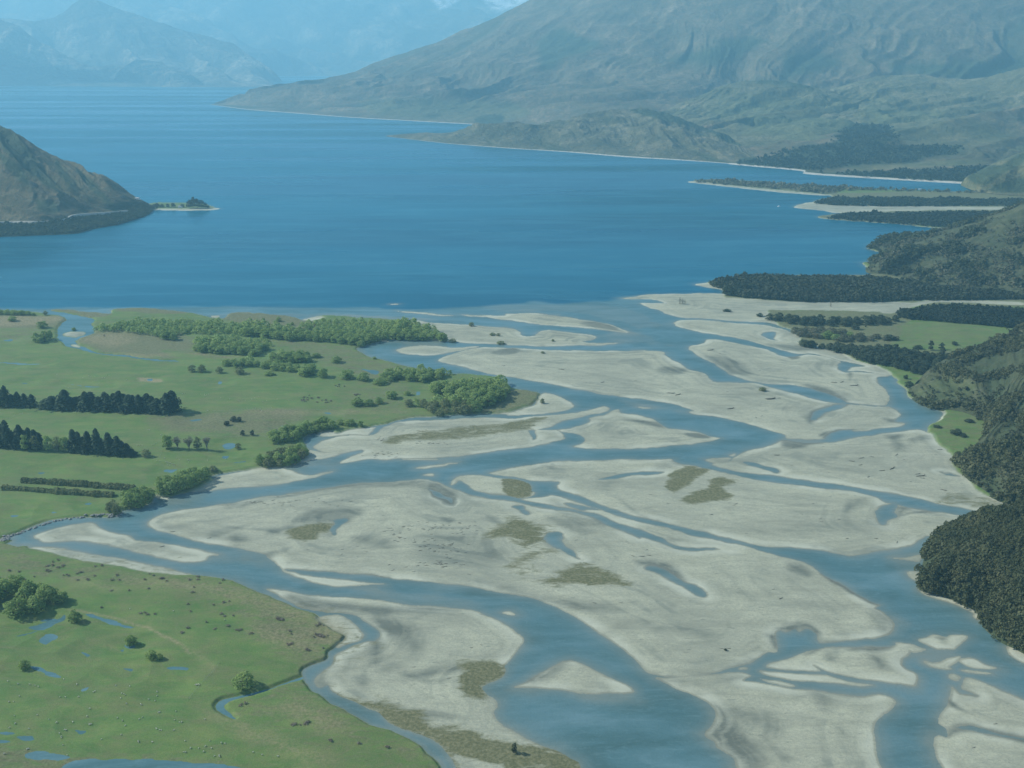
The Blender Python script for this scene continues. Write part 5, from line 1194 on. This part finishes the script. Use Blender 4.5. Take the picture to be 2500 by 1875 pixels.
q = fbm(pts2[:, 0] / 34, pts2[:, 1] / 34, 4, 78); px2, py2 = proj(pts2[:, 0], pts2[:, 1], pts2[:, 2])
q = q + np.where(inside_poly(px2, py2, P('H 1720 1060 1850 1020 1980 1000 2300 850 2800 800 2800 1500 2212 1460 1880 1300 1780 1180')), .3, 0)
kn = inside_poly(px2, py2, P('H 1430 640 1600 540 1850 540 1950 640 1750 720 1560 720'))
u = rng.random(len(q)); keep = (~kn | (u < .12)) & (u < .45 + q * 2)
forest('slope_scrub', 'grey green scrub covering the hillside above the bank meadow', pts2[keep & (q < 0.16)], 3.0, 26, L_SCRUB, 510)
forest('slope_bush', 'dark bush clumps on the hillside above the bank meadow', pts2[keep & (q >= 0.16)], 4.6, 36, L_BUSH, 520)
pts1 = hill_points('bush_slope', 15000, vmax=1.3, seed=3, jit=4)
q = fbm(pts1[:, 0] / 60, pts1[:, 1] / 60, 4, 79); u = rng.random(len(q))
forest('lakeside_scrub', 'scrub on the hill above the right lake shore', pts1[(u < .35 + q * 1.5) & (q < .22)], 4.2, 16, L_SCRUB, 530)
forest('lakeside_bush', 'dark bush patches on the hill above the right lake shore', pts1[q >= .22], 7.0, 26, L_BUSH, 535)
forest('peninsula_wood', 'dark dense wood on the flat peninsula at the right lake shore', flat_pts('K 512 1530 600 1508 700 1498 1000 1500 1365 1500 1500 1520 1700 1560 2000 1575 2212 1570 2900 1600 2900 1628 2212 1615 1700 1618 1400 1628 1000 1626 700 1604 600 1592 590 1560 540 1545', 9000, 4), 7.0, 22, L_FAR, 540)
forest('terrace_wood', 'dark wood closing the back of the right bank terrace', flat_pts('H 1350 120 1500 85 1800 75 2212 95 2900 110 2900 250 2200 215 1900 185 1600 160 1400 145', 4500, 5), 6.0, 28, L_FAR, 550)
forest('spit_wood', 'dark wood on the third lake peninsula', flat_pts('K 1130 1180 1180 1172 1250 1158 1700 1150 2800 1140 2800 1260 1790 1230 1500 1204 1250 1188', 5000, 6), 6.0, 12, L_FAR, 560)
forest('spit_wood', 'dark wood on the second lake peninsula', flat_pts('K 1080 1096 1120 1085 1180 1075 1500 1070 2000 1080 2800 1090 2800 1116 2000 1112 1400 1112 1200 1108', 3500, 7), 6.0, 12, L_FAR, 570)
forest('spit_scrub', 'low scrub line along the long thin spit', flat_pts('K 430 981 600 973 850 990 1300 1017 2000 1040 2800 1050 2800 1058 1900 1042 1300 1026 1130 1045 900 1024 700 1006', 650, 8), 7.0, 12, L_SCRUB, 580)
for nm, po, n, sd_ in (('mountain', 'K 640 890 720 872 1000 800 1200 775 1230 690 1330 640 1480 690 1520 720 1500 790 1850 790 1860 830 1700 845 1550 880 1300 890 1100 918 800 905', 3500, 9), ('mountain', 'K 1060 930 1200 938 1450 930 1650 915 1850 905 2400 900 2400 960 2050 985 1700 975 1300 950', 1500, 10)):
    forest('shore_wood', ('large dark wood at the foot of the right mountain' if sd_ == 9 else 'dark strip of wood along the far right lake shore'), hill_points(nm, n, po, vmax=1, seed=sd_, jit=12), 8.0, 12, L_FAR, 590 + sd_)
lp = hill_points('lake_hill', 2600, 'I -300 1190 0 1210 180 1215 400 1175 560 1165 690 1155 735 1100 830 1112 826 1145 790 1168 700 1190 640 1225 400 1268 -300 1290', vmax=.6, seed=11, jit=3)
forest('shore_bush', 'bush along the foot of the left lake hill below the road', lp, 6.0, 20, L_BUSH, 610)
# spit trees beyond the left hill
for i, (x, w, h) in enumerate(((1022, 40, 44), (1042, 44, 60), (1065, 44, 56), (1088, 40, 44), (1108, 34, 30), (1124, 24, 16))):
    plant_px('dark', 'I', x, 1124, w * .8, h, 'dark tree of the tight clump near the tip of the left lake spit', 'trees near the tip of the left spit')
for x, w, h in ((935, 30, 26), (905, 26, 20), (875, 30, 18), (850, 30, 24), (835, 26, 20), (985, 26, 18)): plant_px('dark', 'I', x, 1120, w, h, 'low dark bush in the row along the left lake spit', 'bushes along the left spit', cat='bush')

# ============================================================ HEDGES
def hedge(poly, hw, hh, label, leaf):
    p = P(poly); X, Y = at(p[:, 0], p[:, 1], 1.3); L = smooth(np.stack([X, Y], 1), 8, False)
    g = np.random.default_rng(int(X[0]) % 999); n = 5200; i = g.integers(0, len(L) - 1, n); t = g.random(n)[:, None]
    c2 = L[i] * (1 - t) + L[i + 1] * t; a = g.uniform(0, math.pi, n); hump = 0.85 + 0.3 * fbm(c2[:, 0] / 6, c2[:, 1] / 6, 2, 4)
    d = np.stack([np.zeros(n), -np.cos(a), np.sin(a)], 1)
    c = np.column_stack([c2[:, 0], c2[:, 1] - np.cos(a) * hw * hump, 1.2 + np.sin(a) * hh * hump]) + g.normal(0, .35, (n, 3))
    e = empty('hedge', (float(X[0]), float(Y[0]), 1.2)); tag(e, label, 'hedge')
    c -= np.array([float(X[0]), float(Y[0]), 1.2])
    link('foliage', cloud_mesh('foliage', quads(c, d + g.normal(size=(n, 3)) * .5, .8, g), leaf), e)
    segs = []
    for k in range(0, len(L), 2): x, y = L[k] - L[0]; segs.append([(x, y, -.5, .25), (x + .4, y, 1.5, .15), (x, y, hh * .8, .05)])
    link('stem', limb_mesh('stem', segs, M_BARK, 5), e)
hedge('E 150 1250 300 1258 450 1268 600 1278 620 1280', 4.0, 5.5, 'left half of the upper olive hedge beside the river paddock', L_OLIVE)
hedge('E 640 1283 780 1292 905 1302', 4.0, 5.0, 'right half of the upper olive hedge ending at the bend clump', L_OLIVE)
hedge('E 20 1298 200 1308 400 1324 600 1334 765 1346', 3.6, 4.6, 'lower olive hedge along the pale track', L_OLIVE)

# ============================================================ ANIMALS
def make_sheep(seed, col):
    me = bpy.data.meshes.new('sheep'); bm = bmesh.new()
    head_down = seed % 2
    hz = (0.30, 0.24) if head_down else (0.86, 0.92)
    nodes = [(-.38, 0, .62, .20), (-.18, 0, .64, .27), (.12, 0, .64, .28), (.36, 0, .66, .22), (.52, 0, .66 if head_down else .80, .12), (.68, 0, hz[0] + .1, .10), (.80, 0, hz[0], .06)]
    edges = [(i, i + 1) for i in range(6)]
    for (bx, by) in ((-.32, .13), (-.32, -.13), (.30, .12), (.30, -.12)):
        k = len(nodes); nodes += [(bx, by, .42, .09), (bx + (.03 if bx > 0 else -.04), by, .22, .045), (bx, by, .0, .035)]
        edges += [(1 if bx < 0 else 3, k), (k, k + 1), (k + 1, k + 2)]
    for sgn in (-1, 1): k = len(nodes); nodes.append((.62, sgn * .14, hz[0] + .17, .025)); edges.append((5, k))
    k = len(nodes); nodes.append((-.56, 0, .5, .04)); edges.append((0, k))
    me.from_pydata([n[:3] for n in nodes], edges, [])
    o = bpy.data.objects.new('sheep', me); C.objects.link(o)
    md = o.modifiers.new('s', 'SKIN'); o.modifiers.new('d', 'SUBSURF').levels = 1
    for i, n in enumerate(nodes): me.skin_vertices[0].data[i].radius = (n[3], n[3])
    me.skin_vertices[0].data[2].use_root = True
    bpy.context.view_layer.update()
    ev = o.evaluated_get(bpy.context.evaluated_depsgraph_get()); out = bpy.data.meshes.new_from_object(ev); out.name = 'sheep'
    bpy.data.objects.remove(o); out.materials.clear(); out.materials.append(col)
    for p in out.polygons: p.use_smooth = True; p.material_index = 0
    bm.free(); return out
m = MT('wool'); m.col(m.ramp(m.noise(14, 3), [(0.3, (0.40, 0.39, 0.32)), (0.7, (0.58, 0.56, 0.47))])); m.rough(0.95); M_WOOL = m.m
m = MT('dark_hide'); m.col((0.035, 0.03, 0.028)); m.rough(0.8); M_HIDE = m.m
SHEEP = [make_sheep(s, M_WOOL) for s in range(2)]; CATTLE = [make_sheep(s + 4, M_HIDE) for s in range(2)]
def animal(kind, x, y, label, cat, group):
    o = link(kind, random.choice(SHEEP if kind == 'sheep' else CATTLE))
    o.location = (x, y, gz(x, y)); o.rotation_euler = (0, 0, random.uniform(0, 6.28)); k = random.uniform(0.75, 1.0) * (1 if kind == 'sheep' else 1.5); o.scale = (k, k, k)
    return tag(o, label, cat, group)
def px_xy(tile, a, b, z=1.3):
    p = P('%s %f %f' % (tile, a, b))[0]; x, y = at(p[0], p[1], z); return float(x), float(y)
def is_dry(x, y, mrg=3): return gs(x, y) > mrg and gs(x, y, GRASS) > .5
SW = [(120, 1090), (200, 1090), (235, 1095), (257, 1102), (428, 1047), (52, 1072), (517, 1083), (640, 1130), (628, 1135), (780, 1098), (875, 1105), (1058, 1132), (1058, 1158), (815, 1185), (852, 1220), (948, 1220), (955, 1224), (1003, 1183), (1045, 1192), (60, 1211), (90, 1211), (530, 1168), (403, 1172), (440, 1170), (130, 1172), (820, 1153), (835, 1157), (845, 1162), (607, 1255), (250, 1297), (95, 1300), (586, 1302), (100, 1348), (60, 1374), (192, 1382), (328, 1325), (382, 1346), (490, 1338), (605, 1348), (613, 1352), (600, 1354), (435, 1388), (445, 1390), (792, 1318), (826, 1337), (846, 1370), (940, 1326), (960, 1315), (1070, 1280), (1078, 1277), (1187, 1273), (1178, 1332), (1212, 1348), (1226, 1346), (1384, 1328), (1056, 1392), (1078, 1400), (1088, 1402), (1172, 1402), (400, 1415), (412, 1436), (412, 1444), (683, 1460), (817, 1432), (932, 1472), (934, 1479), (1028, 1478), (422, 1490), (1248, 1472), (1415, 1470), (1386, 1504), (1340, 1516), (1426, 1517), (1493, 1486), (1519, 1490), (1374, 1537), (1236, 1538), (1250, 1540), (1478, 1560), (1446, 1565), (1480, 1569), (1708, 1546), (1768, 1562), (1876, 1573), (25, 1555), (408, 1556), (450, 1557), (190, 1514), (180, 1518), (1320, 1090), (1330, 1092), (1340, 1089), (1346, 1093), (1324, 1095), (875, 580), (1170, 597), (1518, 658), (1285, 1515), (1490, 1272)]
for a, b in SW:
    x, y = px_xy('A', a, b, 2.0)
    if gs(x, y) > 0.5: animal('sheep', x, y, 'white sheep grazing loose on the near green paddock', 'sheep', 'sheep on the near paddock')
MIDS = [(1075, 1108), (1060, 1105), (1110, 1088), (1120, 1112), (1130, 1115), (1140, 1118), (1150, 1116), (1160, 1122), (1168, 1127), (1175, 1125), (1130, 1128), (1145, 1130), (1175, 1133), (1268, 1100), (1280, 1104), (1270, 1115), (940, 1000), (960, 1000), (1000, 895), (1010, 898), (1025, 1000), (1040, 995), (1085, 930), (1520, 1085), (1400, 1100), (1115, 1010), (1190, 1088), (1210, 1100), (1055, 985), (925, 1000)]
for a, b in MIDS: x, y = px_xy('E', a, b, 2.0); animal('sheep', x, y, 'white sheep of the loose mob below the half bare tree row', 'sheep', 'sheep below the tree row')
UP = [(1232, 652), (1243, 650), (1355, 655), (1380, 657), (1395, 660), (1405, 655), (1383, 665), (1610, 700), (1617, 703), (1640, 688), (1700, 690), (1720, 680), (1745, 672), (1400, 765), (1405, 770), (1668, 752), (1725, 752), (1757, 755), (1833, 748), (1765, 770), (852, 555), (690, 545), (705, 545), (720, 528), (735, 530), (600, 532), (610, 540), (640, 535), (1800, 700), (1775, 705), (1490, 680), (1550, 690), (460, 610), (385, 522), (1950, 700), (1870, 690), (1655, 700), (560, 545)]
for a, b in UP: x, y = px_xy('E', a, b, 2.0); animal('sheep', x, y, 'tiny white sheep spread over the upper pasture behind the conifers', 'sheep', 'sheep on the upper pasture')
# ============================================================ BRIARS, ROCKS, DRIFTWOOD
g9 = np.random.default_rng(99)
centres = [(390, 255, 6), (340, 290, 9), (420, 300, 10), (60, 315, 6), (110, 335, 4), (330, 325, 7), (640, 292, 4), (700, 294, 4), (450, 355, 7), (540, 345, 5), (590, 380, 6), (640, 350, 4), (560, 400, 4), (740, 395, 2), (820, 390, 3), (960, 390, 4), (1040, 350, 5), (1080, 375, 5), (1060, 395, 4), (1130, 385, 3), (1260, 380, 4), (1350, 370, 8), (1395, 362, 4), (1490, 400, 5), (1015, 440, 3), (865, 448, 2), (740, 452, 2), (1290, 440, 2), (1325, 478, 2), (700, 562, 2), (960, 612, 6), (1030, 612, 6), (1300, 600, 3), (1290, 545, 3), (1440, 548, 2), (1520, 545, 2), (1540, 525, 4), (1490, 620, 3), (1520, 625, 2), (1560, 628, 2), (1400, 670, 2), (1262, 715, 2), (1600, 730, 5), (1425, 722, 1), (1520, 703, 1), (1880, 650, 4), (1240, 738, 1), (1640, 1225, 3), (1670, 1220, 2), (2080, 1360, 2), (930, 328, 1), (1160, 335, 2), (120, 380, 3), (180, 385, 3), (230, 375, 2), (540, 332, 2), (800, 335, 2), (1960, 820, 1), (2160, 690, 3), (2130, 770, 3), (2180, 765, 3)]
nb = 0
for cx_, cy_, n in centres:
    for k in range(max(1, int(n * .45))):
        x, y = px_xy('A', cx_ + g9.normal(0, 18), cy_ + g9.normal(0, 6), 2.0)
        if is_dry(x, y): plant('briar', x, y, float(g9.uniform(2.0, 4.4)), float(g9.uniform(.9, 1.6)), 'low purplish brown briar bush in the rough grass by the river', 'bush', 'briar bushes on the rough river grass'); nb += 1
for tile, x0, y0, n, sx_, sy_ in (('B', 230, 650, 4, 20, 6), ('B', 510, 685, 4, 15, 6), ('B', 500, 765, 6, 25, 5), ('B', 300, 745, 2, 15, 5), ('B', 540, 850, 3, 14, 5), ('B', 300, 820, 2, 12, 5), ('B', 420, 860, 2, 18, 6), ('B', 430, 1360, 2, 20, 8), ('B', 320, 1360, 3, 20, 8), ('B', 555, 1470, 2, 10, 4), ('B', 755, 1480, 1, 8, 4), ('B', 960, 1515, 2, 10, 5), ('B', 40, 745, 2, 10, 5), ('E', 700, 260, 3, 20, 5), ('F', 430, 680, 10, 40, 10), ('F', 520, 705, 8, 30, 8), ('F', 640, 605, 6, 25, 6), ('F', 740, 650, 6, 20, 14), ('F', 400, 690, 6, 14, 10)):
    for k in range(n):
        x, y = px_xy(tile, x0 + g9.normal(0, sx_), y0 + g9.normal(0, sy_), 2.0)
        if is_dry(x, y): plant('briar', x, y, float(g9.uniform(2, 4.6)), float(g9.uniform(.9, 1.7)), 'scattered greyish brown scrub bush on the river meadows', 'bush', 'scrub bushes on the river meadows')
m = MT('rock'); m.col(m.ramp(m.noise(1.2, 5), [(0.3, (0.10, 0.105, 0.10)), (0.7, (0.30, 0.30, 0.28))])); m.rough(0.9); M_ROCK = m.m
def rock_mesh(seed):
    bm = bmesh.new(); bmesh.ops.create_icosphere(bm, subdivisions=2, radius=.5)
    for v in bm.verts:
        n = mnoise.noise(v.co * 2.2 + Vector((seed * 7.1, 0, 0))); v.co *= 1 + .55 * n; v.co.z *= .75
        v.co.x = round(v.co.x * 5) / 5 * .4 + v.co.x * .6
    me = bpy.data.meshes.new('boulder'); bm.to_mesh(me); bm.free(); me.materials.append(M_ROCK); return me
ROCKS = [rock_mesh(s) for s in range(4)]
bank = P('E 820 1455 780 1480 680 1478 560 1484 400 1506 250 1548 120 1596 35 1622 25 1635 35 1650 A 30 110 50 122')
bx, by = at(bank[:, 0], bank[:, 1], .4); bl = smooth(np.stack([bx, by], 1), 8, False)
for k in range(150):
    t = g9.uniform(0, len(bl) - 1.001); i = int(t); q = bl[i] * (1 - t + i) + bl[i + 1] * (t - i) + g9.normal(0, 1.0, 2)
    o = link('boulder', ROCKS[k % 4]); s = float(g9.uniform(1.3, 3.2)); o.scale = (s, s, s * .8); o.rotation_euler = (0, 0, float(g9.uniform(0, 6))); o.location = (float(q[0]), float(q[1]), max(gz(*q), 0) + s * .1)
    tag(o, 'grey boulder of the rock lined river bank at the left', 'boulder', 'boulders lining the left river bank')
m = MT('driftwood'); m.col(m.ramp(m.noise(1.5, 4), [(0.3, (0.055, 0.05, 0.042)), (0.7, (0.12, 0.11, 0.095))])); m.rough(0.9); M_DRIFT = m.m
def drift_mesh(seed):
    g = np.random.default_rng(seed); s = [[(-2.5, 0, .2, .1), (-1, .2, .3, .22), (1, -.1, .35, .28), (2.3, .1, .4, .34), (2.7, 0, .5, .1)]]
    for j in range(5): a = g.uniform(-1.3, 1.3); s.append([(2.4, 0, .4, .15), (2.8 + .5 * math.cos(a), .9 * math.sin(a), .5 + g.uniform(0, .7), .06)])
    for j in range(3): x = g.uniform(-2, 1); s.append([(x, 0, .3, .1), (x - .8, g.choice([-1, 1]) * g.uniform(.6, 1.3), .5, .03)])
    return limb_mesh('driftwood', s, M_DRIFT, 6)
DRIFT = [drift_mesh(s) for s in range(4)]
nd = 0
def drift(tile, a, b, L=None):
    global nd
    x, y = px_xy(tile, a, b, .5)
    if gs(x, y) < 1.5: return
    o = link('driftwood', DRIFT[nd % 4]); nd += 1; s = max(L / (scale_at(x, y) * TILES[tile][2]), 1.6) * 1.5 / 5; o.scale = (s, s * .9, s * .8)
    o.location = (x, y, gz(x, y)); o.rotation_euler = (0, 0, float(g9.normal(.1, .5)))
    tag(o, 'dark driftwood log stranded on the pale river gravel', 'driftwood', 'driftwood on the gravel bars')
for t, a, b, L in (('D', 570, 518, 16), ('C', 1950, 516, 12), ('B', 1520, 848, 6), ('B', 1585, 828, 6), ('B', 1370, 1055, 14), ('B', 1130, 980, 6), ('B', 750, 165, 7), ('B', 650, 187, 7), ('B', 810, 203, 5), ('B', 965, 290, 8), ('B', 1080, 305, 9), ('B', 1130, 335, 6), ('B', 1505, 352, 5), ('B', 645, 222, 5), ('B', 415, 185, 8), ('B', 990, 325, 4), ('A', 1410, 107, 12), ('A', 1160, 63, 16), ('A', 1090, 165, 16), ('C', 690, 545, 16), ('C', 870, 545, 5), ('C', 1010, 232, 20), ('C', 1045, 190, 9), ('C', 950, 228, 14), ('C', 1060, 225, 14), ('C', 1550, 855, 8), ('C', 1600, 855, 8), ('C', 570, 122, 6), ('C', 1900, 455, 8), ('G', 745, 580, 16), ('G', 970, 566, 8), ('G', 1205, 652, 26), ('G', 1255, 663, 22), ('G', 1875, 690, 34), ('G', 1940, 685, 10), ('G', 1605, 757, 18), ('G', 1480, 360, 18), ('G', 1590, 640, 8), ('G', 1785, 813, 8), ('G', 1070, 415, 6), ('G', 470, 490, 18), ('G', 80, 466, 12), ('G', 1480, 1472, 10), ('G', 1190, 1398, 6), ('G', 1070, 1337, 5), ('G', 650, 1133, 5), ('G', 1915, 1070, 12), ('H', 540, 1070, 18), ('H', 1045, 1110, 18), ('H', 1110, 1090, 18), ('H', 1105, 1137, 14), ('H', 1180, 1080, 14), ('H', 1250, 1175, 18), ('H', 1320, 1162, 26), ('H', 1160, 1218, 14), ('H', 1400, 1098, 8), ('H', 1510, 1212, 30), ('H', 1490, 1198, 18), ('H', 1520, 1225, 16), ('H', 1665, 1305, 20), ('H', 1445, 1248, 8), ('H', 1640, 1030, 16), ('H', 640, 1137, 6), ('H', 785, 1398, 8), ('H', 265, 1400, 14), ('H', 250, 1412, 10), ('H', 100, 1472, 12), ('H', 710, 1468, 8), ('H', 230, 755, 22), ('H', 400, 815, 8), ('H', 440, 805, 10), ('H', 500, 693, 30), ('H', 555, 685, 8), ('H', 90, 362, 22), ('H', 155, 385, 8), ('H', 925, 580, 20), ('H', 1060, 600, 26), ('H', 980, 578, 18), ('H', 425, 497, 8), ('H', 855, 1012, 8), ('H', 1015, 1634, 8), ('D', 1870, 1524, 7), ('D', 1015, 112, 8), ('D', 1210, 112, 12), ('D', 1355, 137, 14), ('D', 2015, 1362, 4), ('D', 1530, 1500, 4), ('H', 1350, 1070, 16), ('H', 835, 1500, 8), ('H', 960, 1505, 12), ('H', 840, 1520, 12), ('F', 1990, 968, 8)):
    drift(t, a, b, L * 1.2)
for tile, cx_, cy_, n, sx_, sy_ in (('B', 1300, 160, 40, 150, 60), ('B', 1300, 285, 26, 130, 22), ('B', 1000, 100, 12, 80, 40), ('F', 350, 1380, 22, 260, 34), ('F', 60, 1390, 14, 60, 10), ('F', 950, 1060, 20, 90, 22), ('F', 1200, 990, 12, 120, 10), ('F', 900, 960, 8, 30, 12), ('F', 1300, 1560, 40, 260, 40), ('B', 600, 925, 9, 24, 18), ('B', 780, 985, 10, 45, 14), ('B', 850, 1150, 8, 40, 14), ('C', 1600, 940, 10, 60, 30), ('C', 1880, 400, 10, 60, 30), ('H', 860, 1500, 10, 80, 30), ('C', 700, 180, 8, 70, 20), ('G', 1640, 1410, 8, 30, 14), ('G', 1100, 640, 8, 140, 18)):
    for k in range(n):
        if nd < 285: drift(tile, cx_ + g9.normal(0, sx_ * .6), cy_ + g9.normal(0, sy_ * .6), float(g9.uniform(5, 14)))

# ============================================================ FENCES
m = MT('fence_wood'); m.col((0.36, 0.34, 0.29)); m.rough(0.9); M_POST = m.m
m = MT('fence_wire'); m.col((0.35, 0.35, 0.34)); m.rough(0.5); m.b.inputs['Metallic'].default_value = .7; M_WIRE = m.m
def fence(poly, label):
    p = P(poly); X, Y = at(p[:, 0], p[:, 1], 1.5); L = np.stack([X, Y], 1)
    seg = np.hypot(*(L[1:] - L[:-1]).T); tot = seg.sum(); n = int(min(tot / 8, 60)); cum = np.r_[0, np.cumsum(seg)]
    s = np.linspace(0, tot, n); xs_ = np.interp(s, cum, L[:, 0]); ys_ = np.interp(s, cum, L[:, 1])
    e = empty('fence', (float(xs_[0]), float(ys_[0]), 0)); tag(e, label, 'fence')
    pm = limb_mesh('post', [[(0, 0, -.3, .1), (0, 0, 1.25, .09), (0, 0, 1.3, .03)]], M_POST, 6)
    z = [gz(a, b) for a, b in zip(xs_, ys_)]
    for i in range(n): o = link('post', pm, e); o.location = (xs_[i] - xs_[0], ys_[i] - ys_[0], z[i])
    link('wire', limb_mesh('wire', [[(xs_[i] - xs_[0], ys_[i] - ys_[0], z[i] + h, .02) for i in range(n)] for h in (.4, .75, 1.1)], M_WIRE, 3), e)
fence('E 1180 792 1400 775 1700 762 2000 765 2212 760', 'long post and wire fence between the upper pasture and the brown field')
fence('E 1095 1035 1078 1085', 'short fence running down from the half bare tree row')
fence('E 1410 942 1600 945 1780 940 1900 1010', 'fence along the lower edge of the brown field')
fence('E -50 855 250 755', 'fence cutting the corner between the two conifer belts')
fence('A 1480 955 1420 1030 1330 1120 1280 1190', 'fence beside the dark ditch line near the small creek')

# ============================================================ BUILDINGS, BOATS, ROAD
m = MT('white_paint'); m.col((0.8, 0.8, 0.78)); m.rough(0.6); M_WHITE = m.m
m = MT('grey_roof'); m.col((0.30, 0.31, 0.32)); m.rough(0.6); M_ROOF = m.m
m = MT('window_glass'); m.col((0.03, 0.04, 0.05)); m.rough(0.1); M_GLASS = m.m
def box(bm, x0, x1, y0, y1, z0, z1):
    vs = [bm.verts.new(v) for v in ((x0, y0, z0), (x1, y0, z0), (x1, y1, z0), (x0, y1, z0), (x0, y0, z1), (x1, y0, z1), (x1, y1, z1), (x0, y1, z1))]
    for f in ((0, 3, 2, 1), (4, 5, 6, 7), (0, 1, 5, 4), (1, 2, 6, 5), (2, 3, 7, 6), (3, 0, 4, 7)): bm.faces.new([vs[i] for i in f])
def bmo(name, fn, mat, parent):
    bm = bmesh.new(); fn(bm); me = bpy.data.meshes.new(name); bm.to_mesh(me); bm.free(); me.materials.append(mat); return link(name, me, parent)
def house(x, y, z, rz, L, Wd, label):
    e = empty('house', (x, y, z), rz); tag(e, label, 'house')
    def walls(bm):
        box(bm, -L / 2, L / 2, -Wd / 2, Wd / 2, -1, 3.2)
    bmo('wall', walls, M_WHITE, e)
    def roof(bm):
        a = L / 2 + .4; b = Wd / 2 + .5
        v = [bm.verts.new(q) for q in ((-a, -b, 3.1), (a, -b, 3.1), (a, b, 3.1), (-a, b, 3.1), (-a, 0, 5.2), (a, 0, 5.2), (-a, -b, 3.25), (a, -b, 3.25), (a, b, 3.25), (-a, b, 3.25))]
        for f in ((0, 3, 2, 1), (6, 7, 5, 4), (8, 9, 4, 5), (0, 1, 7, 6), (2, 3, 9, 8), (0, 6, 4, 9, 3), (1, 2, 8, 5, 7)): bm.faces.new([v[i] for i in f])
    bmo('roof', roof, M_ROOF, e)
    for k in (-.3, .3): bmo('window', lambda bm: box(bm, k * L - .8, k * L + .8, -Wd / 2 - .06, -Wd / 2 - .003, 1.1, 2.2), M_GLASS, e)
    bmo('door', lambda bm: box(bm, -.5, .5, -Wd / 2 - .06, -Wd / 2 - .003, 0, 2.1), M_ROOF, e)
x, y = px_xy('I', 976, 1120); house(x, y, gz(x, y), .2, 12, 8, 'small white house beside the tree clump on the left lake spit')
def hill_at(nm, pxx, pyy):
    co, px, py, v = HILLS[nm]; d = (px - pxx) ** 2 + (py - pyy) ** 2 + np.where(v > 1, 1e6, 0); return co[np.argmin(d)]
c = hill_at('lake_hill', 336, 487); house(float(c[0]), float(c[1]), float(c[2]) + .8, -.3, 11, 7, 'white house on the shoulder where the left hill meets the spit')
def boat(x, y, rz, L, label):
    e = empty('boat', (x, y, 0), rz); tag(e, label, 'boat')
    def hull(bm):
        prev = None
        for i in range(9):
            t = i / 8; w = L * .17 * (1 - t ** 3) + .02; q = [(-L / 2 + L * t, s * w * k, z) for s, k, z in ((-1, 1, .7 + .3 * t), (-1, .7, -.15), (1, .7, -.15), (1, 1, .7 + .3 * t))]
            vs = [bm.verts.new(p) for p in q]
            if prev:
                for k in range(4): bm.faces.new((prev[k], prev[(k + 1) % 4], vs[(k + 1) % 4], vs[k]))
            else: bm.faces.new(vs)
            prev = vs
        bm.faces.new(prev[::-1])
    bmo('hull', hull, M_WHITE, e); bmo('cabin', lambda bm: box(bm, -L * .15, L * .15, -L * .1, L * .1, .75, 1.9), M_WHITE, e)
    bmo('windscreen', lambda bm: box(bm, L * .15 + .003, L * .15 + .06, -L * .09, L * .09, 1.2, 1.75), M_GLASS, e)
x, y = px_xy('K', 888, 1115, 0); boat(x, y, .4, 9, 'small white boat alone on the lake off the second peninsula')
x, y = px_xy('K', 1652, 1022, 0); boat(x, y, .1, 12, 'white boat moored in the narrow bay behind the long spit')
# road along the foot of the left hill
rp = P('I -120 1212 0 1206 120 1203 230 1204 300 1198 360 1188 385 1172 430 1162 520 1158 620 1150 690 1143')
rc = np.array([hill_at('lake_hill', a, b) for a, b in smooth(rp, 5, False)])
k5 = np.ones(5) / 5
for _ in range(2):
    for ax in range(3): rc[2:-2, ax] = np.convolve(rc[:, ax], k5, 'valid')
tan_ = np.gradient(rc, axis=0); tan_[:, 2] = 0; tan_ /= np.linalg.norm(tan_, axis=1, keepdims=True); nor = np.stack([-tan_[:, 1], tan_[:, 0], np.zeros(len(rc))], 1)
V = []
for c_, n_ in zip(rc, nor):
    up = np.array([0, 0, 4.0]); dn = np.array([0, 0, -14.0])
    V += [c_ - n_ * 3 + dn, c_ - n_ * 2.2 + up, c_ + n_ * 2.2 + up, c_ + n_ * 3 + dn]
F_ = [(4 * i + k, 4 * i + k + 1, 4 * i + k + 5, 4 * i + k + 4) for i in range(len(rc) - 1) for k in range(3)]
m = MT('road_gravel'); m.col(m.ramp(m.noise(.3, 4, .6, m.pos()), [(0.3, (0.30, 0.29, 0.26)), (0.7, (0.42, 0.40, 0.36))])); m.rough(0.9)
ro = link('road', mesh_np('road', V, F_, m.m)); tag(ro, kind='structure')

# ============================================================ HAZE
def hazebox():
    bm = bmesh.new(); top = max(max(h[0][:, 2].max() for h in HILLS.values()) + 40, CAM_H + 50)
    box(bm, -26000, 26000, -700, 27600, -16, float(top))
    me = bpy.data.meshes.new('haze'); bm.to_mesh(me); bm.free()
    mt = bpy.data.materials.new('haze'); mt.use_nodes = True; nt = mt.node_tree; nt.nodes.clear()
    out = nt.nodes.new('ShaderNodeOutputMaterial'); pv = nt.nodes.new('ShaderNodeVolumePrincipled')
    pv.inputs['Density'].default_value = HAZE_DENSITY; pv.inputs['Color'].default_value = HAZE_COLOR + (1,); pv.inputs['Anisotropy'].default_value = 0.15
    nt.links.new(pv.outputs[0], out.inputs['Volume']); me.materials.append(mt)
    o = link('haze', me); tag(o, kind='stuff'); print('haze top', top)
hazebox()
print('trees', n_trees, 'drift', nd, 'objects', len(bpy.data.objects))
